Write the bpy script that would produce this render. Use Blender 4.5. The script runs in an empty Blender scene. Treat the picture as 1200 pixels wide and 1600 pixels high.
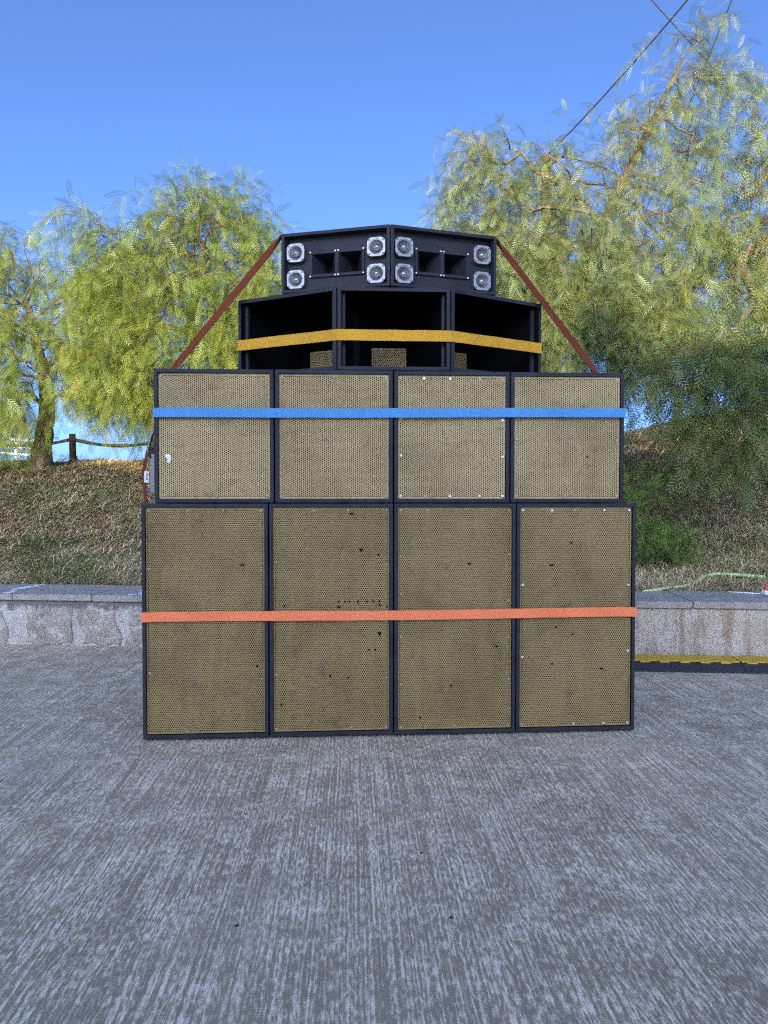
import bpy, bmesh, math, random
import numpy as np
from mathutils import Vector, Matrix
R = math.radians
random.seed(7)
rng = np.random.default_rng(11)

# ------------------------------------------------------------------ camera, sky, sun, exposure
scene = bpy.context.scene
EYE = 1.156
F = 1080.0
PITCH = R(1.326)
cd = bpy.data.cameras.new('camera')
cam = bpy.data.objects.new('camera', cd)
scene.collection.objects.link(cam)
cam.location = (0, 0, EYE)
cam.rotation_euler = (R(90) - PITCH, 0, 0)
cd.sensor_fit = 'VERTICAL'
cd.sensor_height = 24.0
cd.sensor_width = 18.0
cd.lens = 24.0 * F / 1600.0
cd.clip_start = 0.05
cd.clip_end = 5000
scene.camera = cam

SUN_EL, SUN_AZ = 16.0, 188.0       # azimuth of the sun, clockwise from +Y (it stands behind the camera)
world = bpy.data.worlds.new('World')
scene.world = world
world.use_nodes = True
wn = world.node_tree
world.cycles.sampling_method = 'MANUAL'
world.cycles.sample_map_resolution = 2048
sky = wn.nodes.new('ShaderNodeTexSky')
sky.sky_type = 'NISHITA'
sky.sun_disc = False
sky.sun_elevation = R(SUN_EL)
sky.sun_rotation = R(SUN_AZ)
sky.altitude = 1500
sky.air_density = 0.4
sky.dust_density = 10.0
sky.ozone_density = 5.2
bg = wn.nodes['Background']
bg.inputs['Strength'].default_value = 0.12
wn.links.new(sky.outputs[0], bg.inputs[0])

sd = bpy.data.lights.new('sun', 'SUN')
sd.energy = 2.6
sd.angle = R(0.55)
sd.color = (1.0, 0.86, 0.66)
sun = bpy.data.objects.new('sun', sd)
scene.collection.objects.link(sun)
sdir = Vector((math.sin(R(SUN_AZ)) * math.cos(R(SUN_EL)), math.cos(R(SUN_AZ)) * math.cos(R(SUN_EL)), math.sin(R(SUN_EL))))
sun.rotation_euler = sdir.to_track_quat('Z', 'Y').to_euler()
sun.location = (-5, -12, 14)

scene.view_settings.view_transform = 'Standard'
scene.view_settings.look = 'None'
scene.view_settings.gamma = 1
scene.view_settings.use_curve_mapping = False
scene.view_settings.exposure = 2.3
scene.render.engine = 'CYCLES'
scene.cycles.use_denoising = False
scene.cycles.use_adaptive_sampling = False
scene.cycles.filter_width = 1.2
scene.cycles.sample_clamp_indirect = 4.0
scene.cycles.max_bounces = 6
scene.cycles.diffuse_bounces = 3
scene.cycles.transparent_max_bounces = 8

# ------------------------------------------------------------------ helpers
COL = scene.collection


def at(px, py, Y):
    """world point seen at photo pixel (px, py), at world distance Y along +Y"""
    c, s = math.cos(PITCH), math.sin(PITCH)
    dx, dz = (px - 600) / F, (800 - py) / F
    d = Vector((dx, c + dz * s, -s + dz * c))
    return Vector((0, 0, EYE)) + d * (Y / d.y)


def tag(o, label=None, cat=None, group=None, kind=None):
    if label: o['label'] = label
    if cat: o['category'] = cat
    if group: o['group'] = group
    if kind: o['kind'] = kind
    return o


def link(o, parent=None):
    COL.objects.link(o)
    if parent is not None:
        o.parent = parent
    return o


def empty(name, loc=(0, 0, 0), rz=0.0):
    o = bpy.data.objects.new(name, None)
    o.empty_display_size = 0.1
    o.location = loc
    o.rotation_euler = (0, 0, rz)
    return link(o)


def mk(name, verts, faces, mat, parent=None, smooth=False, loc=None, rz=0.0):
    me = bpy.data.meshes.new(name)
    me.from_pydata([tuple(v) for v in verts], [], [tuple(f) for f in faces])
    me.update()
    if not isinstance(mat, (list, tuple)):
        mat = [mat]
    for m in mat:
        me.materials.append(m)
    if smooth:
        me.polygons.foreach_set('use_smooth', [True] * len(me.polygons))
    o = bpy.data.objects.new(name, me)
    if loc is not None:
        o.location = loc
    o.rotation_euler = (0, 0, rz)
    return link(o, parent)


def mk_np(name, V, nper, mat, parent=None, attr=None):
    """big mesh of equal polygons with nper corners each, vertices not shared"""
    n = len(V)
    me = bpy.data.meshes.new(name)
    me.vertices.add(n)
    me.vertices.foreach_set('co', np.asarray(V, dtype=np.float32).ravel())
    me.loops.add(n)
    me.loops.foreach_set('vertex_index', np.arange(n, dtype=np.int32))
    k = n // nper
    me.polygons.add(k)
    me.polygons.foreach_set('loop_start', np.arange(0, n, nper, dtype=np.int32))
    me.polygons.foreach_set('loop_total', np.full(k, nper, dtype=np.int32))
    me.update(calc_edges=True)
    me.materials.append(mat)
    if attr is not None:
        a = me.attributes.new('tint', 'FLOAT', 'POINT')
        a.data.foreach_set('value', np.asarray(attr, dtype=np.float32))
    o = bpy.data.objects.new(name, me)
    return link(o, parent)


def from_bm(name, bm, mat, parent=None, smooth=False, loc=None, rz=0.0):
    bmesh.ops.recalc_face_normals(bm, faces=bm.faces)
    me = bpy.data.meshes.new(name)
    bm.to_mesh(me)
    bm.free()
    if not isinstance(mat, (list, tuple)):
        mat = [mat]
    for m in mat:
        me.materials.append(m)
    if smooth:
        me.polygons.foreach_set('use_smooth', [True] * len(me.polygons))
    o = bpy.data.objects.new(name, me)
    if loc is not None:
        o.location = loc
    o.rotation_euler = (0, 0, rz)
    return link(o, parent)


def box_bm(bm, x0, x1, y0, y1, z0, z1, bevel=0.0):
    vs = [bm.verts.new(p) for p in ((x0, y0, z0), (x1, y0, z0), (x1, y1, z0), (x0, y1, z0), (x0, y0, z1), (x1, y0, z1), (x1, y1, z1), (x0, y1, z1))]
    fs = [bm.faces.new([vs[i] for i in f]) for f in ((0, 3, 2, 1), (4, 5, 6, 7), (0, 1, 5, 4), (1, 2, 6, 5), (2, 3, 7, 6), (3, 0, 4, 7))]
    if bevel > 0:
        es = list({e for f in fs for e in f.edges})
        bmesh.ops.bevel(bm, geom=es, offset=bevel, segments=2, affect='EDGES', profile=0.5)
    return bm


def box(name, x0, x1, y0, y1, z0, z1, mat, parent=None, bevel=0.0, loc=None, rz=0.0):
    bm = bmesh.new()
    box_bm(bm, x0, x1, y0, y1, z0, z1, bevel)
    return from_bm(name, bm, mat, parent, loc=loc, rz=rz)


def tube_data(pts, rad, sides=8, cap=True):
    pts = [Vector(p) for p in pts]
    n = len(pts)
    if not hasattr(rad, '__len__'):
        rad = [rad] * n
    V, Fc = [], []
    t0 = (pts[1] - pts[0]).normalized()
    up = Vector((0, 0, 1)) if abs(t0.z) < 0.9 else Vector((1, 0, 0))
    a = t0.cross(up).normalized()
    for i, p in enumerate(pts):
        t = (pts[min(i + 1, n - 1)] - pts[max(i - 1, 0)]).normalized()
        a = (a - t * a.dot(t)).normalized()
        b = t.cross(a)
        for k in range(sides):
            th = 2 * math.pi * k / sides
            V.append(p + (a * math.cos(th) + b * math.sin(th)) * rad[i])
    for i in range(n - 1):
        for k in range(sides):
            k2 = (k + 1) % sides
            Fc.append((i * sides + k, i * sides + k2, (i + 1) * sides + k2, (i + 1) * sides + k))
    if cap:
        Fc.append(tuple(range(sides - 1, -1, -1)))
        Fc.append(tuple((n - 1) * sides + k for k in range(sides)))
    return V, Fc


def tube(name, pts, rad, mat, parent=None, sides=8):
    V, Fc = tube_data(pts, rad, sides)
    return mk(name, V, Fc, mat, parent, smooth=True)


def catmull(pts, sub=6):
    P = [Vector(p) for p in pts]
    P = [P[0] * 2 - P[1]] + P + [P[-1] * 2 - P[-2]]
    out = []
    for i in range(1, len(P) - 2):
        for k in range(sub):
            t = k / sub
            a, b, c, d = P[i - 1], P[i], P[i + 1], P[i + 2]
            out.append(0.5 * ((2 * b) + (c - a) * t + (2 * a - 5 * b + 4 * c - d) * t * t + (3 * b - a - 3 * c + d) * t ** 3))
    out.append(P[-2])
    return out


def ribbon(name, pts, wdir, width, thick, mat, parent=None):
    """webbing: flat band along pts, its width along wdir (vector or list)"""
    pts = [Vector(p) for p in pts]
    n = len(pts)
    V, Fc, U = [], [], []
    s = 0
    for i, p in enumerate(pts):
        t = (pts[min(i + 1, n - 1)] - pts[max(i - 1, 0)]).normalized()
        w = Vector(wdir[i] if isinstance(wdir, list) else wdir)
        w = (w - t * w.dot(t)).normalized()
        nn = t.cross(w)
        if i: s += (p - pts[i - 1]).length
        for (a, b) in ((-1, -1), (1, -1), (1, 1), (-1, 1)):
            V.append(p + w * (a * width / 2) + nn * (b * thick / 2))
            U.append((s, (a + 1) / 2))
    for i in range(n - 1):
        for k in range(4):
            k2 = (k + 1) % 4
            Fc.append((i * 4 + k, i * 4 + k2, (i + 1) * 4 + k2, (i + 1) * 4 + k))
    Fc.append((3, 2, 1, 0))
    Fc.append(tuple((n - 1) * 4 + k for k in range(4)))
    o = mk(name, V, Fc, mat, parent)
    me = o.data
    uv = me.uv_layers.new(name='UVMap')
    for lp in me.loops:
        uv.data[lp.index].uv = U[lp.vertex_index]
    return o


def lathe_bm(bm, prof, cx, cz, seg=24):
    """profile of (radius, y), turned about the Y axis through (cx, cz)"""
    rings = []
    for r, y in prof:
        if r < 1e-6:
            rings.append([bm.verts.new((cx, y, cz))])
        else:
            rings.append([bm.verts.new((cx + r * math.cos(2 * math.pi * k / seg), y, cz + r * math.sin(2 * math.pi * k / seg))) for k in range(seg)])
    for a, b in zip(rings[:-1], rings[1:]):
        for k in range(seg):
            k2 = (k + 1) % seg
            if len(a) == 1 and len(b) == 1: continue
            if len(a) == 1: bm.faces.new((a[0], b[k2], b[k]))
            elif len(b) == 1: bm.faces.new((a[k], a[k2], b[0]))
            else: bm.faces.new((a[k], a[k2], b[k2], b[k]))
    return rings


# ------------------------------------------------------------------ materials
class NT:
    def __init__(self, name):
        self.m = bpy.data.materials.new(name)
        self.m.use_nodes = True
        self.t = self.m.node_tree
        self.b = self.t.nodes['Principled BSDF']
        self.out = self.t.nodes['Material Output']

    def n(self, typ, **kw):
        nd = self.t.nodes.new(typ)
        for k, v in kw.items():
            if k in nd.inputs: nd.inputs[k].default_value = v
            else: setattr(nd, k, v)
        return nd

    def l(self, a, b):
        self.t.links.new(a, b)

    def coord(self, kind='Object', scale=(1, 1, 1), rot=(0, 0, 0), loc=(0, 0, 0)):
        if kind == 'World':
            src = self.n('ShaderNodeNewGeometry').outputs['Position']
        else:
            src = self.n('ShaderNodeTexCoord').outputs[kind]
        mp = self.n('ShaderNodeMapping')
        mp.inputs['Scale'].default_value = scale
        mp.inputs['Rotation'].default_value = rot
        mp.inputs['Location'].default_value = loc
        self.l(src, mp.inputs[0])
        return mp.outputs[0]

    def noise(self, vec, scale=5, detail=4, rough=0.55, dist=0.0):
        nd = self.n('ShaderNodeTexNoise')
        nd.inputs['Scale'].default_value = scale
        nd.inputs['Detail'].default_value = detail
        nd.inputs['Roughness'].default_value = rough
        nd.inputs['Distortion'].default_value = dist
        self.l(vec, nd.inputs['Vector'])
        return nd.outputs['Fac']

    def ramp(self, fac, stops):
        nd = self.n('ShaderNodeValToRGB')
        cr = nd.color_ramp
        while len(cr.elements) < len(stops): cr.elements.new(0.5)
        for e, (p, c) in zip(cr.elements, stops):
            e.position = p
            e.color = (c, c, c, 1) if not hasattr(c, '__len__') else (*c, 1)
        self.l(fac, nd.inputs[0])
        return nd.outputs[0]

    def mix(self, fac, a, b, mode='MIX'):
        nd = self.n('ShaderNodeMix')
        nd.data_type = 'RGBA'
        nd.blend_type = mode
        for s, v in ((nd.inputs[0], fac), (nd.inputs[6], a), (nd.inputs[7], b)):
            if hasattr(v, 'is_linked'): self.l(v, s)
            elif hasattr(v, '__len__'): s.default_value = (*v, 1)
            else: s.default_value = v
        return nd.outputs[2]

    def math(self, op, a, b=0.0):
        nd = self.n('ShaderNodeMath')
        nd.operation = op
        for s, v in ((nd.inputs[0], a), (nd.inputs[1], b)):
            if hasattr(v, 'is_linked'): self.l(v, s)
            else: s.default_value = v
        return nd.outputs[0]

    def bump(self, h, strength=0.3, dist=0.01):
        nd = self.n('ShaderNodeBump')
        nd.inputs['Strength'].default_value = strength
        nd.inputs['Distance'].default_value = dist
        self.l(h, nd.inputs['Height'])
        self.l(nd.outputs[0], self.b.inputs['Normal'])

    def set(self, color=None, rough=0.6, metal=0.0, spec=0.5):
        if color is not None:
            if hasattr(color, 'is_linked'): self.l(color, self.b.inputs['Base Color'])
            else: self.b.inputs['Base Color'].default_value = (*color, 1)
        if hasattr(rough, 'is_linked'): self.l(rough, self.b.inputs['Roughness'])
        else: self.b.inputs['Roughness'].default_value = rough
        self.b.inputs['Metallic'].default_value = metal
        self.b.inputs['Specular IOR Level'].default_value = spec
        return self.m


def m_paint():
    t = NT('black_cabinet_paint')
    v = t.coord('World')
    n1 = t.noise(v, 260, 2)
    n2 = t.noise(v, 9, 5, 0.65)
    n3 = t.noise(v, 70, 3, 0.7)
    c = t.mix(t.ramp(n2, [(0.35, 0), (0.75, 1)]), (0.014, 0.015, 0.021), (0.030, 0.032, 0.042))
    c = t.mix(t.ramp(n3, [(0.70, 0), (0.76, 1)]), c, (0.10, 0.10, 0.11))
    t.bump(n1, 0.12, 0.0015)
    return t.set(c, 0.62, 0, 0.3)


def m_inner_shade():
    t = NT('black_inner_shade')  # near black: the shade inside the cabinets is put into the colour
    return t.set((0.004, 0.004, 0.005), 0.95, 0, 0.05)


def m_grille(name, base, dark):
    t = NT(name)
    v = t.coord('World')
    n1 = t.noise(v, 3.2, 5, 0.6, 0.6)
    n2 = t.noise(v, 15, 4, 0.7)
    vs = t.coord('World', (9, 9, 1.2))
    n3 = t.noise(vs, 3, 4, 0.6)
    c = t.mix(t.ramp(n1, [(0.42, 0), (0.70, 1)]), base, dark)
    c = t.mix(t.math('MULTIPLY', t.ramp(n2, [(0.58, 0), (0.72, 1)]), 0.6), c, tuple(x * 0.45 for x in base))
    c = t.mix(t.math('MULTIPLY', t.ramp(n3, [(0.55, 0), (0.75, 1)]), 0.35), c, (base[0] * 0.75, base[1] * 0.6, base[2] * 0.5))
    r = t.ramp(n2, [(0.3, 0.42), (0.7, 0.62)])
    return t.set(c, r, 0.0, 0.35)


def m_strap(name, col, dark, ribs=120.0):
    t = NT(name)
    uv = t.n('ShaderNodeTexCoord').outputs['UV']
    sp = t.n('ShaderNodeSeparateXYZ')
    t.l(uv, sp.inputs[0])
    w1 = t.math('SINE', t.math('MULTIPLY', sp.outputs[0], ribs * 6.283))
    w2 = t.math('SINE', t.math('MULTIPLY', sp.outputs[1], 9 * 6.283))
    h = t.math('ADD', t.math('MULTIPLY', w1, 0.5), t.math('MULTIPLY', w2, 0.5))
    v = t.coord('World')
    n1 = t.noise(v, 7, 5, 0.65)
    vs = t.coord('World', (3, 3, 60))
    n2 = t.noise(vs, 5, 4, 0.6)
    c = t.mix(t.ramp(n1, [(0.42, 0), (0.72, 0.7)]), col, dark)
    c = t.mix(t.math('MULTIPLY', t.ramp(n2, [(0.60, 0), (0.70, 1)]), 0.55), c, tuple(x * 0.5 for x in dark))
    c = t.mix(t.math('MULTIPLY', t.ramp(h, [(0.1, 1), (0.5, 0)]), 0.35), c, dark)
    ed = t.math('ABSOLUTE', t.math('SUBTRACT', sp.outputs[1], 0.5))
    c = t.mix(t.math('MULTIPLY', t.ramp(ed, [(0.40, 0), (0.46, 1)]), 0.3), c, dark)
    t.bump(h, 0.15, 0.001)
    return t.set(c, 0.75, 0, 0.2)


def m_simple(name, col, rough=0.6, metal=0.0, var=0.25, scale=12, spec=0.5, bump=0.0):
    t = NT(name)
    v = t.coord('World')
    n1 = t.noise(v, scale, 5, 0.6)
    c = t.mix(n1, tuple(x * (1 - var) for x in col), tuple(min(1, x * (1 + var)) for x in col))
    if bump: t.bump(t.noise(v, scale * 6, 4, 0.7), bump, 0.01)
    return t.set(c, rough, metal, spec)


def m_concrete_ground():
    t = NT('broomed_concrete')
    rot = (0, 0, R(-2.6))
    v = t.coord('World', (1, 1, 1), rot)
    warp = t.n('ShaderNodeVectorMath', operation='ADD')
    wn_ = t.n('ShaderNodeTexNoise')
    wn_.inputs['Scale'].default_value = 6
    t.l(v, wn_.inputs['Vector'])
    sc = t.n('ShaderNodeVectorMath', operation='SCALE')
    sc.inputs['Scale'].default_value = 0.006
    t.l(wn_.outputs['Color'], sc.inputs[0])
    t.l(v, warp.inputs[0])
    t.l(sc.outputs[0], warp.inputs[1])

    def mp(scale):
        m = t.n('ShaderNodeMapping')
        m.inputs['Scale'].default_value = scale
        t.l(warp.outputs[0], m.inputs[0])
        return m.outputs[0]
    s1 = t.noise(mp((125, 30, 1)), 1, 3, 0.62)
    s2 = t.noise(mp((140, 1.6, 1)), 1, 2, 0.5)
    sp = t.noise(v, 230, 3, 0.7)
    big = t.noise(v, 1.1, 6, 0.6, 0.5)
    mid = t.noise(v, 7, 5, 0.65)
    h = t.math('ADD', t.math('MULTIPLY', s1, 0.50), t.math('ADD', t.math('MULTIPLY', t.math('SUBTRACT', s2, 0.5), t.math('ADD', t.math('MULTIPLY', big, 0.9), -0.08)), t.math('ADD', t.math('MULTIPLY', sp, 0.22), 0.15)))
    h = t.math('ADD', h, t.math('MULTIPLY', t.math('SUBTRACT', mid, 0.5), 0.20))
    worn = t.ramp(h, [(0.475, 0), (0.60, 1)])
    dark = t.mix(t.ramp(big, [(0.35, 0), (0.65, 1)]), (0.285, 0.233, 0.157), (0.37, 0.305, 0.212))
    light = t.mix(t.ramp(mid, [(0.3, 0), (0.7, 1)]), (0.72, 0.615, 0.452), (0.90, 0.785, 0.605))
    c = t.mix(worn, dark, light)
    # pale worn scuffs and a rusty one
    for (px, py, r, colr, amt) in ((225, 1271, 0.030, (0.70, 0.64, 0.55), 0.55), (838, 1372, 0.045, (0.70, 0.64, 0.55), 0.55), (101, 1404, 0.022, (0.75, 0.69, 0.6), 0.6),
                                   (408, 1390, 0.07, (0.36, 0.29, 0.25), 0.55), (392, 1470, 0.04, (0.55, 0.48, 0.40), 0.4), (60, 1210, 0.16, (0.45, 0.39, 0.31), 0.4), (450, 1260, 0.05, (0.6, 0.55, 0.47), 0.35),
                                   (1095, 1388, 0.03, (0.65, 0.6, 0.5), 0.4)):
        d0 = 1.0
        p = at(px, py, d0) - Vector((0, 0, EYE))
        p = p * (-EYE / p.z)
        src = t.n('ShaderNodeNewGeometry').outputs['Position']
        vm = t.n('ShaderNodeVectorMath', operation='DISTANCE')
        t.l(src, vm.inputs[0])
        vm.inputs[1].default_value = (p.x, p.y, 0)
        dd = t.math('ADD', vm.outputs['Value'], t.math('MULTIPLY', t.math('SUBTRACT', sp, 0.5), r * 2.2))
        fac = t.ramp(t.math('DIVIDE', dd, r * 1.6), [(0.35, 1), (1.0, 0)])
        c = t.mix(t.math('MULTIPLY', fac, t.math('MULTIPLY', t.math('ADD', t.math('MULTIPLY', worn, 0.6), 0.4), amt)), c, colr)
    # small dark pits
    vo = t.n('ShaderNodeTexVoronoi')
    vo.inputs['Scale'].default_value = 5.0
    t.l(v, vo.inputs['Vector'])
    c = t.mix(t.ramp(vo.outputs['Distance'], [(0.026, 0.9), (0.04, 0)]), c, (0.02, 0.02, 0.022))
    t.bump(h, 0.75, 0.006)
    return t.set(c, 0.85, 0, 0.25)


def m_wall(name, a, b, stain, amt=0.6, sc=1.0, dark_z=0.0):
    t = NT(name)
    v = t.coord('World')
    n1 = t.noise(v, 4 * sc, 6, 0.65, 0.4)
    n2 = t.noise(v, 55 * sc, 4, 0.75)
    vs = t.coord('World', (6, 6, 0.8))
    n3 = t.noise(vs, 2.2, 5, 0.65)
    c = t.mix(t.ramp(n1, [(0.3, 0), (0.7, 1)]), a, b)
    c = t.mix(t.math('MULTIPLY', t.ramp(n3, [(0.48, 0), (0.68, 1)]), amt), c, stain)
    c = t.mix(t.math('MULTIPLY', t.ramp(n2, [(0.56, 0), (0.70, 1)]), 0.75), c, tuple(x * 0.22 for x in a))
    if name == 'rough_brown_stone':
        c = t.mix(t.math('MULTIPLY', t.ramp(t.noise(v, 9, 6, 0.75, 0.7), [(0.50, 0), (0.60, 1)]), 0.7), c, (0.56, 0.53, 0.47))
    if dark_z:  # darker above this height, edge broken up by noise
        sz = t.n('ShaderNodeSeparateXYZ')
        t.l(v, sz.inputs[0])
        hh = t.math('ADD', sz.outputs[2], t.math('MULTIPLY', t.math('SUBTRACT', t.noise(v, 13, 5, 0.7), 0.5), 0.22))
        c = t.mix(t.math('MULTIPLY', t.ramp(hh, [(dark_z, 0), (dark_z + 0.035, 1)]), 0.8), c, (0.115, 0.105, 0.095))
    t.bump(t.math('ADD', n1, n2), 0.7, 0.012)
    return t.set(c, 0.9, 0, 0.2)


def m_leaf(name, c1, c2, c3):
    t = NT(name)
    v = t.coord('World')
    n1 = t.noise(v, 1.6, 3, 0.6)
    ri = t.n('ShaderNodeNewGeometry').outputs['Random Per Island']
    at_ = t.n('ShaderNodeAttribute')
    at_.attribute_name = 'tint'
    c = t.mix(t.ramp(n1, [(0.35, 0), (0.65, 1)]), c1, c2)
    c = t.mix(t.math('MULTIPLY', at_.outputs['Fac'], 0.85), c, c3)
    c = t.mix(t.math('MULTIPLY', ri, 0.35), c, tuple(min(1, x * 1.7) for x in c1))
    d = t.n('ShaderNodeBsdfDiffuse')
    tr = t.n('ShaderNodeBsdfTranslucent')
    gl = t.n('ShaderNodeBsdfGlossy')
    gl.inputs['Roughness'].default_value = 0.45
    gl.inputs['Color'].default_value = (0.8, 0.85, 0.8, 1)
    t.l(c, d.inputs['Color'])
    t.l(t.mix(1.0, c, (1.0, 1.0, 0.55), 'MULTIPLY'), tr.inputs['Color'])
    m1 = t.n('ShaderNodeMixShader')
    m1.inputs[0].default_value = 0.45
    t.l(d.outputs[0], m1.inputs[1]); t.l(tr.outputs[0], m1.inputs[2])
    m2 = t.n('ShaderNodeMixShader')
    m2.inputs[0].default_value = 0.04
    t.l(m1.outputs[0], m2.inputs[1]); t.l(gl.outputs[0], m2.inputs[2])
    t.l(m2.outputs[0], t.out.inputs['Surface'])
    return t.m


def m_grass():
    t = NT('dry_grass_blades')
    ri = t.n('ShaderNodeNewGeometry').outputs['Random Per Island']
    at_ = t.n('ShaderNodeAttribute')
    at_.attribute_name = 'tint'
    straw = t.ramp(ri, [(0.0, (0.34, 0.245, 0.12)), (0.3, (0.52, 0.39, 0.20)), (0.7, (0.68, 0.53, 0.29)), (1.0, (0.82, 0.68, 0.42))])
    green = t.ramp(ri, [(0.0, (0.09, 0.14, 0.035)), (0.6, (0.14, 0.20, 0.055)), (1.0, (0.22, 0.27, 0.09))])
    pn = t.ramp(t.noise(t.coord('World'), 2.6, 4, 0.6, 0.8), [(0.35, (0.75, 0.72, 0.66)), (0.65, (1.12, 1.12, 1.12))])
    straw = t.mix(1.0, straw, pn, 'MULTIPLY')
    c = t.mix(at_.outputs['Fac'], straw, green)
    return t.set(c, 0.75, 0, 0.2)


def m_soil():
    t = NT('dry_slope_soil')
    v = t.coord('World')
    n1 = t.noise(v, 1.3, 5, 0.6)
    n2 = t.noise(v, 22, 5, 0.7)
    c = t.mix(t.ramp(n2, [(0.3, 0), (0.7, 1)]), (0.24, 0.17, 0.085), (0.50, 0.37, 0.20))
    c = t.mix(t.math('MULTIPLY', t.ramp(n1, [(0.45, 0), (0.65, 1)]), 0.6), c, (0.07, 0.085, 0.03))
    t.bump(n2, 0.8, 0.03)
    return t.set(c, 0.95, 0, 0.1)


def m_bark():
    t = NT('rough_grey_bark')
    v = t.coord('World', (1, 1, 0.35))
    n1 = t.noise(v, 22, 5, 0.7, 0.6)
    c = t.ramp(n1, [(0.32, (0.035, 0.027, 0.021)), (0.55, (0.13, 0.10, 0.08)), (0.75, (0.24, 0.20, 0.165))])
    t.bump(n1, 1.0, 0.04)
    return t.set(c, 0.9, 0, 0.2)


M = {}
M['paint'] = m_paint()
M['inner_shade'] = m_inner_shade()
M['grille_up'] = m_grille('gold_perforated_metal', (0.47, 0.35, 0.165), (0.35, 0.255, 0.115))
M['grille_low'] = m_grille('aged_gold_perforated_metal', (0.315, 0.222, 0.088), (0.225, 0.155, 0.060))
M['orange'] = m_strap('orange_webbing', (0.95, 0.25, 0.10), (0.78, 0.19, 0.08))
M['blue'] = m_strap('blue_webbing', (0.09, 0.30, 0.60), (0.065, 0.22, 0.46))
M['yellow'] = m_strap('yellow_webbing', (0.72, 0.38, 0.03), (0.46, 0.24, 0.03), 130)
M['rust'] = m_strap('rust_brown_webbing', (0.20, 0.042, 0.014), (0.10, 0.022, 0.010))
M['silver'] = m_simple('cast_aluminium', (0.30, 0.30, 0.305), 0.42, 0.85, 0.35, 45)
M['plug'] = m_simple('bright_aluminium', (0.5, 0.49, 0.47), 0.35, 0.8, 0.15, 45)
M['screw'] = m_simple('zinc_screw', (0.75, 0.75, 0.74), 0.4, 0.6, 0.1, 60)
M['screw_dull'] = m_simple('dull_screw', (0.42, 0.38, 0.29), 0.55, 0.4, 0.2, 60)
M['steel'] = m_simple('ratchet_steel', (0.22, 0.22, 0.22), 0.45, 0.8, 0.3, 60)
M['tagwhite'] = m_simple('white_strap_tag', (0.75, 0.74, 0.70), 0.6, 0, 0.1, 30)
M['tagprint'] = m_simple('tag_print', (0.12, 0.12, 0.12), 0.7)
M['cone'] = m_simple('grey_paper_cone', (0.075, 0.066, 0.05), 0.8, 0, 0.3, 20)
M['cone_dark'] = m_simple('black_paper_cone', (0.018, 0.017, 0.015), 0.8, 0, 0.3, 20)
M['concrete'] = m_concrete_ground()
M['wall'] = m_wall('pale_cast_concrete', (0.46, 0.38, 0.29), (0.62, 0.55, 0.45), (0.27, 0.165, 0.085), 0.8)
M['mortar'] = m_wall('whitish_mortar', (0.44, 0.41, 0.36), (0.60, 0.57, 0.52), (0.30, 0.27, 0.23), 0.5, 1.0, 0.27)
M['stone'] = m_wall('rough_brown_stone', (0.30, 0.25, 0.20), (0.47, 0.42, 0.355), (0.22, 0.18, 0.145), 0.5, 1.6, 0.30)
M['coping'] = m_wall('grey_coping_stone', (0.33, 0.305, 0.27), (0.43, 0.40, 0.355), (0.25, 0.23, 0.20), 0.5, 0.7)
M['chalk'] = m_simple('white_chalk', (0.85, 0.85, 0.86), 0.9, 0, 0.08, 60)
M['rubber'] = m_simple('black_ramp_rubber', (0.030, 0.031, 0.036), 0.6, 0, 0.4, 30, 0.4, 0.4)
M['rampyellow'] = m_simple('worn_yellow_plastic', (0.62, 0.38, 0.035), 0.6, 0, 0.3, 25, 0.4, 0.3)
M['hose'] = m_simple('pale_green_hose', (0.46, 0.60, 0.28), 0.45, 0, 0.12, 20)
M['wire'] = m_simple('black_cable', (0.025, 0.025, 0.028), 0.6)
M['leaf_warm'] = m_leaf('pepper_leaf_warm', (0.125, 0.20, 0.030), (0.165, 0.228, 0.032), (0.29, 0.275, 0.035))
M['leaf_cool'] = m_leaf('pepper_leaf_cool', (0.13, 0.20, 0.078), (0.175, 0.225, 0.060), (0.31, 0.27, 0.045))
M['leaf_bush'] = m_leaf('bush_leaf', (0.14, 0.27, 0.04), (0.19, 0.33, 0.05), (0.26, 0.33, 0.06))
M['grass'] = m_grass()
M['soil'] = m_soil()
M['bark'] = m_bark()
M['twig'] = m_simple('reddish_twig', (0.125, 0.085, 0.058), 0.85, 0, 0.35, 8)
M['wood'] = m_simple('weathered_fence_wood', (0.085, 0.06, 0.04), 0.85, 0, 0.4, 15, 0.2, 0.5)
M['whitepaint'] = m_simple('white_rail_paint', (0.78, 0.80, 0.82), 0.5, 0, 0.08, 10)
M['redplastic'] = m_simple('red_plastic', (0.62, 0.06, 0.04), 0.4, 0, 0.1, 30)
M['plaster'] = m_simple('cream_plaster', (0.62, 0.56, 0.47), 0.9, 0, 0.12, 3, 0.2, 0.2)
M['roof'] = m_simple('clay_roof', (0.32, 0.13, 0.07), 0.85, 0, 0.3, 9, 0.2, 0.4)
M['pane'] = m_simple('window_pane', (0.04, 0.05, 0.06), 0.1, 0, 0.1, 3)
M['door'] = m_simple('brown_door', (0.14, 0.08, 0.05), 0.6, 0, 0.2, 8)

# ------------------------------------------------------------------ the setting
# concrete yard
gv, gf = [], []
xs = [-40, -12, -6, -3, 0, 3, 6, 12, 40]
ys = [-40, -12, -4, 0, 2, 4, 5.6]
for y in ys:
    for x in xs: gv.append((x, y, 0))
for j in range(len(ys) - 1):
    for i in range(len(xs) - 1):
        a = j * len(xs) + i
        gf.append((a, a + 1, a + 1 + len(xs), a + len(xs)))
tag(mk('concrete_yard', gv, gf, M['concrete']), kind='structure')

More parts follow.
